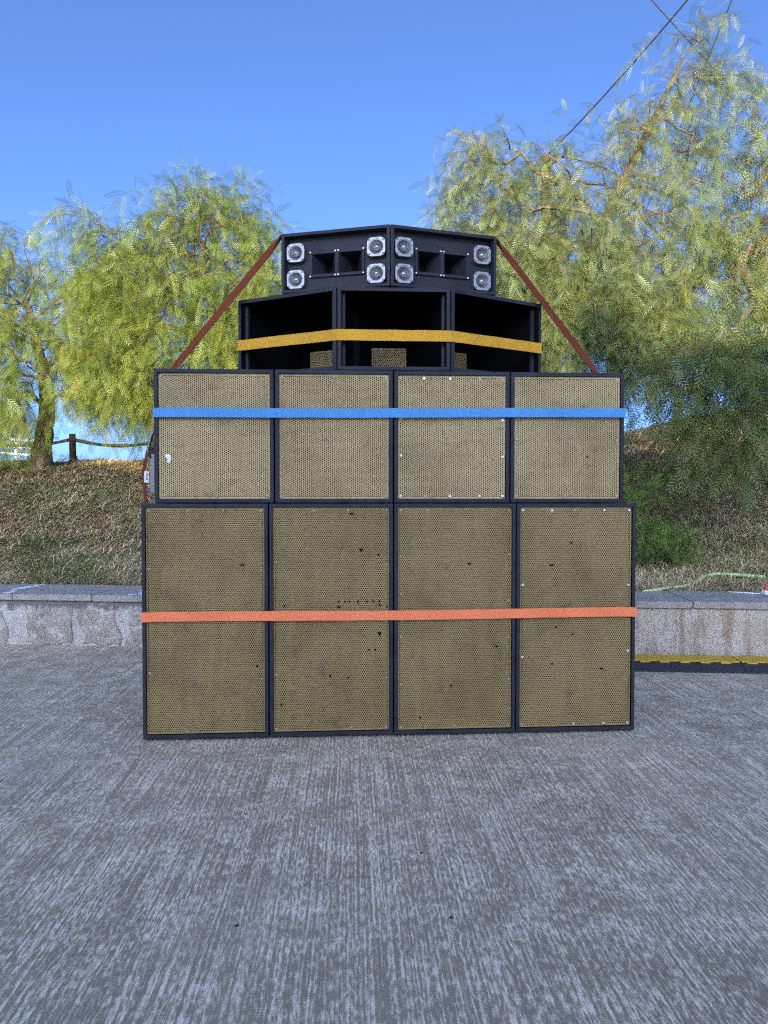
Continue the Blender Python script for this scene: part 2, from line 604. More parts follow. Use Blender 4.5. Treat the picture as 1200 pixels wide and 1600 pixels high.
# wall line: two points on the foot of the retaining wall
WL = Vector((-2.42, 5.335, 0)); WR = Vector((2.30, 4.97, 0))
wdir = (WR - WL).normalized()
wback = Vector((-wdir.y, wdir.x, 0))
wang = math.atan2(wdir.y, wdir.x)
WALL_H = 0.345


def wall_y(x):
    return WL.y + (x - WL.x) * wdir.y / wdir.x


def snoise(x, y, s=1.0, seed=0.0):
    x = np.asarray(x) * s + seed; y = np.asarray(y) * s - seed * 0.7
    return (np.sin(1.7 * x + 1.3 * np.sin(1.1 * y + 0.3)) + np.sin(2.3 * y - 1.7 * np.sin(0.9 * x + 1.0)) + 0.6 * np.sin(3.9 * x + 2.1 * y + 0.5) + 0.5 * np.sin(5.3 * y - 4.1 * x)) / 3.1


def sstep(a, b, x):
    t = np.clip((np.asarray(x) - a) / (b - a), 0, 1)
    return t * t * (3 - 2 * t)


def ground_z(x, y):
    x = np.asarray(x, dtype=float); y = np.asarray(y, dtype=float)
    y0 = WL.y + (x - WL.x) * wdir.y / wdir.x + 0.55
    right = sstep(0.5, 4.5, x)
    yc = 12.0 + 0.4 * right
    zc = 1.74 + 0.36 * right
    t = np.clip((y - y0) / (yc - y0), 0, 1)
    z = 0.365 + (zc - 0.365) * (t - 0.06 * np.sin(2 * math.pi * t) / 1.0)
    over = np.clip(y - yc, 0, None)
    z = z - 0.9 * sstep(0, 9, over) * (1 - right) - 3.5 * sstep(4, 45, over)
    z = z + 0.75 * np.exp(-(((x - 7.2) / 2.6) ** 2 + ((y - 14.0) / 2.4) ** 2))
    z = z + (0.035 * snoise(x, y, 1.3) + 0.02 * snoise(x, y, 4.1, 3)) * np.clip((y - y0) / 0.8, 0, 1)
    return z


gx = np.concatenate([np.linspace(-900, -16, 12), np.linspace(-15, 15, 151), np.linspace(16, 900, 12)])
gt = np.concatenate([np.linspace(0, 10, 90), np.linspace(10.4, 40, 40), np.geomspace(44, 3000, 16)])
V, Fc = [], []
for j, tt in enumerate(gt):
    for x in gx:
        xc = min(max(x, -15), 15)
        y = wall_y(xc) + 0.50 + tt
        V.append((x, y, float(ground_z(xc, y)) - 0.012))
nx = len(gx)
for j in range(len(gt) - 1):
    for i in range(nx - 1):
        a = j * nx + i
        Fc.append((a, a + 1, a + 1 + nx, a + nx))
slope = mk('grass_slope', V, Fc, M['soil'], smooth=True)
tag(slope, kind='structure')

# retaining wall with coping slabs
wall = empty('retaining_wall', WL, wang)
tag(wall, 'low concrete retaining wall with grey coping slabs behind the speakers', 'wall')
WLEN = (WR - WL).length
u_mid = 2.6      # left of this: stones in mortar; right of it: cast concrete (behind the stack)


def rough_panel(name, x0, x1, z0, z1, y0, mat, amp, seed, step=0.012, wav=0.0, depth=0.25):
    nxp = max(4, int((x1 - x0) / step)); nzp = max(4, int((z1 - z0) / step))
    V, Fc = [], []
    for j in range(nzp + 1):
        for i in range(nxp + 1):
            a = i / nxp; b = j / nzp
            x = x0 + (x1 - x0) * a; z = z0 + (z1 - z0) * b
            e = min(a, 1 - a) * (x1 - x0); ez = min(b, 1 - b) * (z1 - z0)
            f = min(1, e / 0.04) * min(1, ez / 0.03)
            nz = float(snoise(x, z, 9, seed)) * 0.35 + float(snoise(x, z, 31, seed + 2)) * 0.3
            y = y0 - amp * (0.6 + nz) * f
            if wav:
                x += wav * float(snoise(z, seed, 12)) * (1 - min(1, e / 0.1))
                z += wav * 0.6 * float(snoise(x, seed, 10)) * (1 - min(1, ez / 0.08))
            V.append((x, y, z))
    n = nxp + 1
    for j in range(nzp):
        for i in range(nxp):
            q = j * n + i
            Fc.append((q, q + 1, q + 1 + n, q + n))
    # rim back into the wall
    rim = [i for i in range(n)] + [j * n + nxp for j in range(1, nzp + 1)] + [nzp * n + i for i in range(nxp - 1, -1, -1)] + [j * n for j in range(nzp - 1, 0, -1)]
    base = len(V)
    for i in rim: V.append((V[i][0], y0 + depth, V[i][2]))
    for k in range(len(rim)):
        k2 = (k + 1) % len(rim)
        Fc.append((rim[k2], rim[k], base + k, base + k2))
    return mk(name, V, Fc, mat, wall, smooth=True)


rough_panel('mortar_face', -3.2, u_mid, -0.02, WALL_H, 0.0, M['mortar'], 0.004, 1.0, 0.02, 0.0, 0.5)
rough_panel('concrete_face', u_mid + 0.004, 6.5, -0.02, WALL_H, -0.004, M['wall'], 0.005, 4.0, 0.03, 0.0, 0.5)
# rubble stones set in the mortar on the left (u along the wall)
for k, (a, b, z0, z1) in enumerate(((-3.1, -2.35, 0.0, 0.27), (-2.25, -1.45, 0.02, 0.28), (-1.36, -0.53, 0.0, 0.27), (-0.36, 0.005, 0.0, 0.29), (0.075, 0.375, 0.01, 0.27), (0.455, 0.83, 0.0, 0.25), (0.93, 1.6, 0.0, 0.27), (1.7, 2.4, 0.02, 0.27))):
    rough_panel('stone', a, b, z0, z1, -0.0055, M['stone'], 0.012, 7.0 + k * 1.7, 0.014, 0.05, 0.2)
# coping
slab_w = 0.64
u = -3.02
k = 0
rnd = random.Random(3)
slabs = []
while u < 6.2:
    bm = bmesh.new()
    L = slab_w - 0.006
    box_bm(bm, 0, L, -0.03 + rnd.uniform(-.003, .003), 0.56, 0, 0.048, 0.004)
    s = from_bm('coping_slab', bm, M['coping'], wall, loc=(u, 0, WALL_H + 0.003 + rnd.uniform(-.002, .002)))
    s.rotation_euler = (rnd.uniform(-.004, .004), rnd.uniform(-.003, .003), 0)
    slabs.append((u, s))
    u += slab_w
    k += 1
# chalk scribbles on the coping at the left
def scribble(u0, y0, pts):
    best = [s for s in slabs if s[0] <= u0 < s[0] + slab_w]
    if not best: return
    su, s = best[0]
    P = [Vector((u0 - su + a, y0 + b, 0.0512)) for a, b in pts]
    P = [p for p in P if 0.01 < p.x < slab_w - 0.02 and p.y < 0.55]
    if len(P) < 2: return
    ribbon('chalk_mark', P, [Vector((-(P[min(i + 1, len(P) - 1)] - P[max(i - 1, 0)]).y, (P[min(i + 1, len(P) - 1)] - P[max(i - 1, 0)]).x, 0)) for i in range(len(P))], rnd.uniform(0.03, 0.055), 0.001, M['chalk'], s)
for (u0, dx) in ((-0.62, 0.5), (0.44, 0.42)):
    for r_ in range(9):
        y0 = 0.03 + r_ * 0.056
        pts = []
        for i in range(9):
            pts.append((dx * i / 8 * rnd.uniform(.7, 1) + 0.03 * math.sin(i * 2.1 + r_), 0.035 * math.sin(i * 1.9 + r_ * 1.3) + rnd.uniform(-.015, .015)))
        pts.sort()
        scribble(u0 + rnd.uniform(0, .08), y0, pts)

# ------------------------------------------------------------------ the speaker stack
A = math.atan2(3.40 - 3.27, 1.231 + 1.135)
O = Vector((-1.137, 3.228, 0))
ux = Vector((math.cos(A), math.sin(A), 0)); vy = Vector((-math.sin(A), math.cos(A), 0))
def S(x, y, z): return O + ux * x + vy * y + Vector((0, 0, z))
WLOW = 2.37; HLOW = 1.12; HUP = 0.637; HMID = 0.402; HHORN = 0.296


def shell(name, w, h, d, t, inner, taper=0.0, itaper=None, mats=None, parent=None, bev=0.004, tb=None):
    """open fronted cabinet, mouth at y=0; x centred, z from 0"""
    tb = tb or t
    itaper = taper if itaper is None else itaper
    bm = bmesh.new()
    def loop(hw, z0, z1, y): return [bm.verts.new(p) for p in ((-hw, y, z0), (hw, y, z0), (hw, y, z1), (-hw, y, z1))]
    of = loop(w / 2, 0, h, 0)
    inf = loop(w / 2 - t, tb, h - t, 0)
    ib = loop(w / 2 - t - inner * math.tan(itaper), tb, h - t, inner)
    ob = loop(w / 2 - d * math.tan(taper), 0, h, d)
    inner_faces = []
    for a, b, tgt in ((of, inf, None), (inf, ib, inner_faces), (ob, of, None)):
        for k in range(4):
            f = bm.faces.new((a[k], a[(k + 1) % 4], b[(k + 1) % 4], b[k]))
            if tgt is not None: tgt.append(f)
    inner_faces.append(bm.faces.new(ib))
    bm.faces.new(ob[::-1])
    for f in inner_faces: f.material_index = 1
    bm.edges.ensure_lookup_table()
    es = [e for e in bm.edges if all(v in of + ob for v in e.verts)]
    bmesh.ops.bevel(bm, geom=es, offset=bev, segments=2, affect='EDGES', profile=0.5)
    return from_bm(name, bm, mats or [M['paint'], M['inner_shade']], parent)


def grille_mesh(name, w, h, pitch, hole, mat, parent, loc, torn=(), wall_t=0.0, turned=False):
    """perforated sheet, hexagonal cells each with a six sided hole; w x h centred on x, from z=0"""
    W_, H_ = (h, w) if turned else (w, h)
    row = pitch * 0.8660254
    nr = int(H_ / row) - 1
    nc = int(W_ / pitch) - 1
    ii, jj = np.meshgrid(np.arange(nc), np.arange(nr))
    ca_ = (-(nc - 1) * pitch / 2 - pitch / 4 + ii * pitch + (jj % 2) * pitch / 2).ravel()
    cb_ = (-(nr - 1) * row / 2 + jj * row).ravel()
    if turned: cx, cz = cb_, ca_ + h / 2
    else: cx, cz = ca_, cb_ + h / 2
    keep = np.ones(len(cx), bool)
    for (tx, tz, rx, rz) in torn:
        keep &= ~((((cx - tx) / (rx * .72)) ** 2 + ((cz - tz) / (rz * .72)) ** 2) < 1)
    cx, cz = cx[keep], cz[keep]
    th = np.arange(6) * math.pi / 3 + (0 if turned else math.pi / 6)
    Rr = pitch / 2 / math.cos(math.pi / 6)
    ox, oz = np.cos(th) * Rr, np.sin(th) * Rr
    ix, iz = np.cos(th) * hole / 2, np.sin(th) * hole / 2
    quads = []
    bulge = lambda x, z: 0.0
    for k in range(6):
        k2 = (k + 1) % 6
        q = np.zeros((len(cx), 4, 3))
        for c, (ax, az) in enumerate(((ox[k], oz[k]), (ox[k2], oz[k2]), (ix[k2], iz[k2]), (ix[k], iz[k]))):
            q[:, c, 0] = cx + ax; q[:, c, 2] = cz + az
        quads.append(q)
        if wall_t:
            q = np.zeros((len(cx), 4, 3))
            for c, (ax, az, yy) in enumerate(((ix[k], iz[k], 0), (ix[k2], iz[k2], 0), (ix[k2], iz[k2], wall_t), (ix[k], iz[k], wall_t))):
                q[:, c, 0] = cx + ax; q[:, c, 2] = cz + az; q[:, c, 1] = yy
            quads.append(q)
    V = np.concatenate(quads, axis=0)
    # solid rim of the sheet
    x0, x1 = cx.min() - pitch * .3, cx.max() + pitch * .3
    z0, z1 = cz.min() - pitch * .3, cz.max() + pitch * .3
    rim = []
    for (a, b, c, d) in ((-w / 2, x0, 0, h), (x1, w / 2, 0, h), (x0, x1, 0, z0), (x0, x1, z1, h)):
        rim.append([(a, .0004, c), (b, .0004, c), (b, .0004, d), (a, .0004, d)])
    V = np.concatenate([V, np.array(rim)], axis=0)
    # slightly uneven sheet
    flat = V.reshape(-1, 3)
    flat[:, 1] += 0.0025 * np.sin(flat[:, 0] * 9 + loc[0] * 3) * np.sin(flat[:, 2] * 7 + 1) 
    o = mk_np('grille', flat, 4, mat, parent)
    o.location = loc
    return o


SCREW_ME = {}
def screw(parent, x, y, z, r=0.006, mat='screw', name='screw'):
    key = (round(r, 4), mat)
    if key not in SCREW_ME:
        bm = bmesh.new()
        lathe_bm(bm, [(r, 0.0), (r, -0.0015), (r * 0.7, -0.0032), (r * 0.3, -0.0034), (r * 0.22, -0.002), (0, -0.002)], 0, 0, 10)
        bmesh.ops.recalc_face_normals(bm, faces=bm.faces)
        me = bpy.data.meshes.new(name)
        bm.to_mesh(me); bm.free()
        me.materials.append(M[mat])
        SCREW_ME[key] = me
    o = bpy.data.objects.new(name, SCREW_ME[key])
    o.location = (x, y, z)
    return link(o, parent)


def sub_cabinet(label, group, loc, rz, w, h, d, t, tb, pitch, hole, gm, screws, torn, tilt=0.0):
    e = empty('speaker_cabinet', loc, rz)
    e.rotation_euler[1] = tilt
    tag(e, label, 'speaker', group)
    shell('cabinet_body', w, h, d, t, 0.05, parent=e, tb=tb)
    gw, gh = w - 2 * t - 0.003, h - t - tb - 0.003
    for wz, wm in ([(h * .27, 'cone_dark'), (h * .74, 'cone' if ('third' in label or 'leftmost' in label) else 'cone_dark')] if h > .9 else [(h * .5, 'cone_dark')]):
        bm = bmesh.new()
        lathe_bm(bm, [(.232, .0495), (.232, .043), (.215, .040), (.205, .034), (.190, .040), (.120, .047), (.085, .0485), (.080, .038), (.05, .031), (0, .029)], 0, wz, 32)
        from_bm('woofer', bm, M[wm], e, smooth=True)
    grille_mesh('grille', gw, gh, pitch, hole, gm, e, (0, 0.010, tb + 0.0015), torn, turned=(h < .9))
    if h > .9:
        for fx in (-1, 1):
            for fy_ in (.05, d - .05):
                box('foot', fx * (w / 2 - .05) - .02, fx * (w / 2 - .05) + .02, fy_ - .02, fy_ + .02, -.0095, .0015, M['rubber'], e)
    for (sx, sz, m, r) in screws:
        screw(e, sx * (gw / 2 - 0.013), 0.009, tb + 0.013 + sz * (gh - 0.026), r, m)
    return e


bw = WLOW / 4
def edge_screws(nx_, nz_, m, r, skip=0.0, seed=1):
    rr = random.Random(seed)
    out = []
    for i in range(nx_):
        for z in (0, 1):
            if rr.random() >= skip: out.append((-1 + 2 * i / (nx_ - 1) + (rr.uniform(-.05, .05) if 0 < i < nx_ - 1 else 0), z, m if rr.random() > .15 else 'screw_dull', r))
    for j in range(1, nz_ - 1):
        for x in (-1, 1):
            if rr.random() >= skip: out.append((x, j / (nz_ - 1) + rr.uniform(-.02, .02), m, r))
    return out


def px_local(px, py, i):     # torn holes: photo pixel -> local position on lower cabinet i
    p = at(px, py, 3.33)
    rel = p - S(bw * (i + .5), 0, 0)
    return rel.dot(ux), rel.z - 0.0225
tornpx = {0: [(382, 884, .010, .005), (405, 1040, .006, .006), (285, 1140, .007, .006)],
          1: [(549, 806, .008, .008), (564, 863, .011, .014), (592, 869, .009, .008), (530, 942, .010, .005), (538, 942, .010, .005), (545, 942, .008, .005), (559, 942, .012, .005), (571, 942, .008, .008), (583, 942, .011, .006), (594, 941, .008, .005),
              (530, 950, .012, .005), (594, 948, .008, .006), (605, 951, .009, .008), (593, 991, .012, .010), (576, 1016, .012, .007), (585, 1016, .009, .007), (516, 1056, .012, .005), (544, 1060, .013, .006), (441, 1099, .008, .013), (558, 1106, .006, .006), (446, 948, .012, .005), (607, 802, .008, .014)],
          2: [(733, 883, .022, .008), (775, 1012, .010, .008), (692, 797, .007, .013), (703, 1072, .006, .008), (656, 1120, .006, .009), (615, 1010, .008, .01)],
          3: [(862, 886, .014, .009), (895, 851, .007, .016), (870, 984, .010, .009), (943, 1050, .012, .009), (864, 1043, .008, .008), (898, 996, .007, .008), (951, 982, .006, .007), (840, 858, .006, .008)]}
low_labels = ['tall black cabinet with golden grille, leftmost of the bottom row',
              'tall cabinet in bottom row, second from left, its golden grille most torn and chipped',
              'tall black cabinet with golden grille, third from left in the bottom row',
              'tall cabinet at the right end of the bottom row, bright screws along its top edge']
low_scr = [edge_screws(4, 5, 'screw_dull', .0055, .2, 1), edge_screws(4, 5, 'screw_dull', .0055, .2, 2), edge_screws(5, 6, 'screw_dull', .0055, .1, 3), edge_screws(5, 4, 'screw', .0065, .1, 4)]
rnd = random.Random(21)
for i in range(4):
    torn = [(*px_local(a, b, i), c, d) for a, b, c, d in tornpx[i]]
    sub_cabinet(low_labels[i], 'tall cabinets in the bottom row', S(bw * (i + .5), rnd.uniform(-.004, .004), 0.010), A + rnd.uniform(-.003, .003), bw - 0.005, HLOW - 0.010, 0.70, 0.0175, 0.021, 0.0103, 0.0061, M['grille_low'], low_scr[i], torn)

uw = 2.268 / 4
UX0 = 0.052
up_labels = ['squarish black cabinet with pale scuff on its golden grille, leftmost of the middle row',
             'squarish black cabinet with golden grille, second from left in the middle row',
             'squarish cabinet in the middle row with bright white screws round its golden grille',
             'squarish black cabinet with golden grille, rightmost of the middle row']
up_scr = [edge_screws(3, 3, 'screw_dull', .006, .3, 5), edge_screws(3, 4, 'screw_dull', .0065, .2, 6), edge_screws(5, 4, 'screw', .0078, .0, 7), edge_screws(3, 3, 'screw_dull', .0065, .2, 8)]
up_e = []
for i in range(4):
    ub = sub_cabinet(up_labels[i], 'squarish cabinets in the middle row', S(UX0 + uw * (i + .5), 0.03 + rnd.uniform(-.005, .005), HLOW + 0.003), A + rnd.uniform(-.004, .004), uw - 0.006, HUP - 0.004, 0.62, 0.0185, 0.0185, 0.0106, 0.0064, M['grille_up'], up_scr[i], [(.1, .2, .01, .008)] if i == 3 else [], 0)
    up_e.append(ub)
# pale scuff (a peeled sticker) on the leftmost grille
p = at(268, 717, 3.33) - up_e[0].location
sx_, sz_ = p.dot(ux), p.z
sv = [(sx_ + a, 0.0062, sz_ + b) for a, b in ((-.014, .022), (-.002, .017), (.006, .021), (.012, .008), (.010, -.012), (.002, -.024), (-.006, -.018), (-.004, -.002), (-.013, .002))]
sv2 = [(a, b + .0008, c) for a, b, c in sv]
n_ = len(sv)
mk('sticker_scrap', sv + sv2, [tuple(range(n_))[::-1], tuple(range(n_, 2 * n_))] + [(k, (k + 1) % n_, n_ + (k + 1) % n_, n_ + k) for k in range(n_)], M['tagwhite'], up_e[0])

# three open mouthed mid cabinets
Z3 = HLOW + HUP + 0.004
def mid_cabinet(label, loc, rz, w):
    e = empty('speaker_cabinet', loc, rz)
    tag(e, label, 'speaker', 'open mouthed cabinets in the third row')
    shell('cabinet_body', w, HMID - 0.003, 0.50, 0.019, 0.455, R(13), R(11), parent=e)
    for s in (-1, 1):
        box('trim_strip', s * (w / 2 - 0.030) - .009, s * (w / 2 - 0.030) + .009, 0.03, 0.05, 0.0225, HMID - 0.0255, M['paint'], e, 0.002)
    pw, ph = 0.185, 0.168
    b = box('driver_block', -pw / 2, pw / 2, 0.402, 0.448, 0.0225, 0.0225 + ph, M['inner_shade'], e, 0.003)
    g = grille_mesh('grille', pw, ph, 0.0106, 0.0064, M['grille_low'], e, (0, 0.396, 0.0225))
    return e
mc0 = 0.915; mc1 = 1.466
my = 0.055
lx = mc0; ang = R(28)
mid_cabinet('open black horn cabinet facing straight ahead in the middle of the third row', S((mc0 + mc1) / 2, my, Z3), A, mc1 - mc0 - 0.004)
mwL = 0.575; mwR = 0.57
lc = S(mc0 - 0.003 - mwL / 2 * math.cos(ang), my + mwL / 2 * math.sin(ang), Z3)
mid_cabinet('open black horn cabinet angled to the left, left end of the third row', lc, A - ang, mwL)
rc = S(mc1 + 0.003 + mwR / 2 * math.cos(R(26)), my + mwR / 2 * math.sin(R(26)), Z3)
mid_cabinet('open black horn cabinet angled to the right, right end of the third row', rc, A + R(26), mwR)

# two tweeter and horn cabinets on top
Z4 = Z3 + HMID


def tweeter(parent, x, z, y):
    s = 0.0465
    bm = bmesh.new()
    c = 0.016
    seg = 32
    # rounded square outline sampled by angle
    out = []
    for k in range(seg):
        th = 2 * math.pi * k / seg + math.pi / seg
        dx, dz = math.cos(th), math.sin(th)
        r1 = s / max(abs(dx), abs(dz))
        r2 = (2 * s - c) / (abs(dx) + abs(dz))
        r = min(r1, r2)
        out.append((r * dx, r * dz))
    def ring(f, yy):
        return [bm.verts.new((x + a, yy, z + b)) for a, b in f]
    def circ(r, yy):
        return [bm.verts.new((x + r * math.cos(2 * math.pi * k / seg + math.pi / seg), yy, z + r * math.sin(2 * math.pi * k / seg + math.pi / seg))) for k in range(seg)]
    rings = [ring(out, y + 0.024), ring(out, y + 0.0015), ring([(a * .97, b * .97) for a, b in out], y), circ(.0385, y), circ(.0375, y + .003), circ(.0345, y + .003), circ(.0335, y + .001), circ(.031, y + .004), circ(.026, y + .012), circ(.018, y + .020), circ(.013, y + .0235)]
    for a, b in zip(rings[:-1], rings[1:]):
        for k in range(seg):
            bm.faces.new((a[k], a[(k + 1) % seg], b[(k + 1) % seg], b[k]))
    bm.faces.new(rings[-1])
    tw = from_bm('tweeter', bm, M['silver'], parent)
    bm = bmesh.new()
    lathe_bm(bm, [(.0145, y + .0215), (.0145, y + .013), (.0125, y + .006), (.008, y + .001), (.003, y - .0015), (0, y - .002)], x, z, 20)
    pp = from_bm('phase_plug', bm, M['plug'], tw, smooth=True)
    for sx in (-1, 1):
        for sz in (-1, 1):
            screw(tw, x + sx * .0335, y - .0003, z + sz * .0335, .0042, 'steel')
    return tw


def horn_cabinet(label, loc, rz, w, mirror):
    e = empty('horn_cabinet', loc, rz)
    tag(e, label, 'speaker', 'tweeter cabinets on top of the stack')
    h = HHORN - 0.002
    t = 0.016
    mats = [M['paint'], M['paint']]
    shell('cabinet_body', w, h, 0.34, t, 0.16, R(7), R(7), mats=mats, parent=e)
    bx = lambda u_: (u_ - .5) * w * mirror
    # baffle plate with an opening for the horn
    hx0, hx1 = sorted((bx(.25), bx(.755)))
    hz0, hz1 = h * .265, h * .70
    by = 0.042
    bm = bmesh.new()
    ow = w / 2 - t - 0.0065
    zb, zt = t + .001, h - t - .001
    box_bm(bm, -ow, hx0 + .008, by, by + .012, zb, zt)
    box_bm(bm, hx1 - .008, ow, by, by + .012, zb, zt)
    box_bm(bm, hx0 + .008, hx1 - .008, by, by + .012, zb, hz0 + .008)
    box_bm(bm, hx0 + .008, hx1 - .008, by, by + .012, hz1 - .008, zt)
    from_bm('baffle', bm, M['paint'], e)
    # twin cell horn
    bm = bmesh.new()
    fy = by - .010
    mid = (hx0 + hx1) / 2
    cells = [(hx0 + .012, mid - .009), (mid + .009, hx1 - .012)]
    cz0, cz1 = hz0 + .014, hz1 - .014
    def q(*pts): bm.faces.new([bm.verts.new(p) for p in pts])
    # flange front as strips
    for (a, b, c, d) in ((hx0, cells[0][0], hz0, hz1), (cells[0][1], cells[1][0], hz0, hz1), (cells[1][1], hx1, hz0, hz1)):
        q((a, fy, c), (b, fy, c), (b, fy, d), (a, fy, d))
    for c0, c1 in cells:
        q((c0, fy, hz0), (c1, fy, hz0), (c1, fy, cz0), (c0, fy, cz0))
        q((c0, fy, cz1), (c1, fy, cz1), (c1, fy, hz1), (c0, fy, hz1))
        m_ = (c0 + c1) / 2
        t0, t1, ty = m_ - .016, m_ + .016, by + .085
        zz0, zz1 = cz0 + .010, cz1 - .010
        q((c0, fy, cz0), (c0, fy, cz1), (t0, ty, zz1), (t0, ty, zz0))
        q((c1, fy, cz1), (c1, fy, cz0), (t1, ty, zz0), (t1, ty, zz1))
        q((c0, fy, cz1), (c1, fy, cz1), (t1, ty, zz1), (t0, ty, zz1))
        q((c1, fy, cz0), (c0, fy, cz0), (t0, ty, zz0), (t1, ty, zz0))
    for (x0, z0, x1, z1) in ((hx0, hz0, hx1, hz0), (hx1, hz0, hx1, hz1), (hx1, hz1, hx0, hz1), (hx0, hz1, hx0, hz0)):
        q((x0, fy, z0), (x0, by, z0), (x1, by, z1), (x1, fy, z1))
    horn = from_bm('horn_flare', bm, M['paint'], e)
    for c0, c1 in cells:
        m_ = (c0 + c1) / 2
        mk('throat', [(m_ - .02, by + .0853, cz0), (m_ + .02, by + .0853, cz0), (m_ + .02, by + .0853, cz1), (m_ - .02, by + .0853, cz1)], [(0, 1, 2, 3)], M['inner_shade'], horn)
    for xx in (hx0 + .004, mid - .0075, mid + .0075, hx1 - .004):
        for zz in (hz0 + .005, hz1 - .005):
            screw(horn, xx, fy - .0003, zz, .0048, 'screw')
    for (u_, v_) in ((.125, .685), (.125, .24), (.868, .675), (.868, .24)):
        tweeter(e, bx(u_), h * v_, by - .025)
    return e


hw = 0.556
sx0 = (S(0, 0, 0) - O).x
seam = 1.172
ha = R(14.5)
hc = S(seam - 0.002 - hw / 2 * math.cos(R(16.5)), my - .012 + hw / 2 * math.sin(R(16.5)), Z4)
horn_cabinet('black cabinet with four silver tweeters and twin horn, top left of the stack', hc, A - R(16.5), hw, 1)
hc2 = S(seam + 0.002 + hw / 2 * math.cos(R(13.5)), my - .012 + hw / 2 * math.sin(R(13.5)), Z4)
horn_cabinet('black cabinet with four silver tweeters and twin horn, top right of the stack', hc2, A + R(13.5), hw, -1)

# ------------------------------------------------------------------ straps
def strap_path(x0, x1, y0, depth, z0, z1, wob, seed):
    rr = random.Random(seed)
    pts = [S(x0 - .001, depth, z0), S(x0 - .0015, depth * .5, z0), S(x0 - .0015, y0 + .01, z0), S(x0 + .001, y0 - .0035, z0)]
    n = 26
    for i in range(1, n):
        f = i / n
        pts.append(S(x0 + (x1 - x0) * f, y0 - .006 + rr.uniform(-.0012, .0012), z0 + (z1 - z0) * f + wob * math.sin(f * 7 + seed) + rr.uniform(-.0006, .0006)))
    pts += [S(x1 - .001, y0 - .0035, z1), S(x1 + .0015, y0 + .01, z1), S(x1 + .0015, depth * .5, z1), S(x1 + .001, depth, z1)]
    return pts
UPZ = Vector((0, 0, 1))
tag(ribbon('ratchet_strap', strap_path(-.001, WLOW, -.004, .68, .588, .592, .0025, 1), UPZ, .046, .0022, M['orange']), 'orange webbing strap stretched across the bottom row of cabinets', 'strap', 'webbing straps')
tag(ribbon('ratchet_strap', strap_path(UX0 + .001, UX0 + 2.268 - .001, .024, .60, 1.547, 1.560, .0015, 2), UPZ, .045, .0022, M['blue']), 'bright blue webbing strap across the middle row of cabinets', 'strap', 'webbing straps')
# yellow strap round the three open cabinets
ca, sa = math.cos(ang), math.sin(ang)
cb, sb_ = math.cos(R(26)), math.sin(R(26))
zy = 1.928
lo = (mc0 - mwL * ca, my + mwL * sa); ro = (mc1 + mwR * cb, my + mwR * sb_)
def seg(a, b, n, off=-.006):
    dx, dy = b[0] - a[0], b[1] - a[1]
    L = math.hypot(dx, dy)
    nx_, ny_ = dy / L, -dx / L
    return [S(a[0] + dx * i / n + nx_ * -off * 1, a[1] + dy * i / n + ny_ * -off, zy + rnd.uniform(-.0006, .0006)) for i in range(n + 1)]
yp = [S(lo[0] + .17, lo[1] + .40, zy), S(lo[0] + .02, lo[1] + .08, zy)] + seg(lo, (mc0, my), 8)[0:] + seg((mc0, my), (mc1, my), 8)[1:] + seg((mc1, my), ro, 8)[1:] + [S(ro[0] - .02, ro[1] + .08, zy), S(ro[0] - .17, ro[1] + .40, zy)]
tag(ribbon('ratchet_strap', yp, UPZ, .053, .0022, M['yellow']), 'yellow webbing strap bent round the three open cabinets', 'strap', 'webbing straps')

# rust brown strap over the very top, down both sides
Lc = S(seam - hw * math.cos(R(16.5)), my + hw * math.sin(R(16.5)), Z4 + HHORN)
Rc = S(seam + hw * math.cos(R(13.5)), my + hw * math.sin(R(13.5)), Z4 + HHORN)
top_z = Z4 + HHORN + .004
Lsub = S(UX0 - .004, .30, HLOW + HUP + .004); Rsub = S(UX0 + 2.268 + .004, .33, HLOW + HUP + .004)
Lc2 = Lc + vy * .035 + ux * -.002; Lc2.z = top_z
Rc2 = Rc + vy * .035 + ux * .002; Rc2.z = top_z
low_l = S(-.075, .37, .3)
main = []
main += [S(.0, .37, .25), S(-.07, .37, HLOW - .12), S(-.082, .36, HLOW + .06), S(-.088, .36, HLOW + .17), S(-.060, .37, HLOW + .31), S(UX0 - .015, .38, HLOW + HUP - .06), Lsub]
def lerp(a, b, n): return [a.lerp(b, i / n) for i in range(1, n)]
tp = Lsub
main += lerp(Lsub, Lc2, 8) + [Lc2] + lerp(Lc2, Rc2, 10) + [Rc2] + lerp(Rc2, Rsub, 8) + [Rsub, S(UX0 + 2.268 + .006, .43, HLOW + .3), S(UX0 + 2.268 + .006, .43, HLOW + .02), S(WLOW + .004, .43, HLOW - .02), S(WLOW + .004, .43, .2)]
perpL = (Lsub - Lc2).cross(vy).normalized(); perpR = (Rsub - Rc2).cross(vy).normalized()
wd = []
for p_ in main:
    rel = (p_ - O).dot(ux)
    if p_.z > HLOW + HUP + .02 and p_.z < top_z - .01:
        wd.append((perpL * .85 - vy * .5) if rel < 1.1 else (perpR * .85 + vy * .5))
    elif p_.z <= HLOW + HUP + .02 and rel < .2: wd.append(vy * .7 - ux * -.7 if False else vy * .8 + ux * -.6)
    else: wd.append(vy)
bs = ribbon('ratchet_strap', main, wd, .045, .0022, M['rust'])
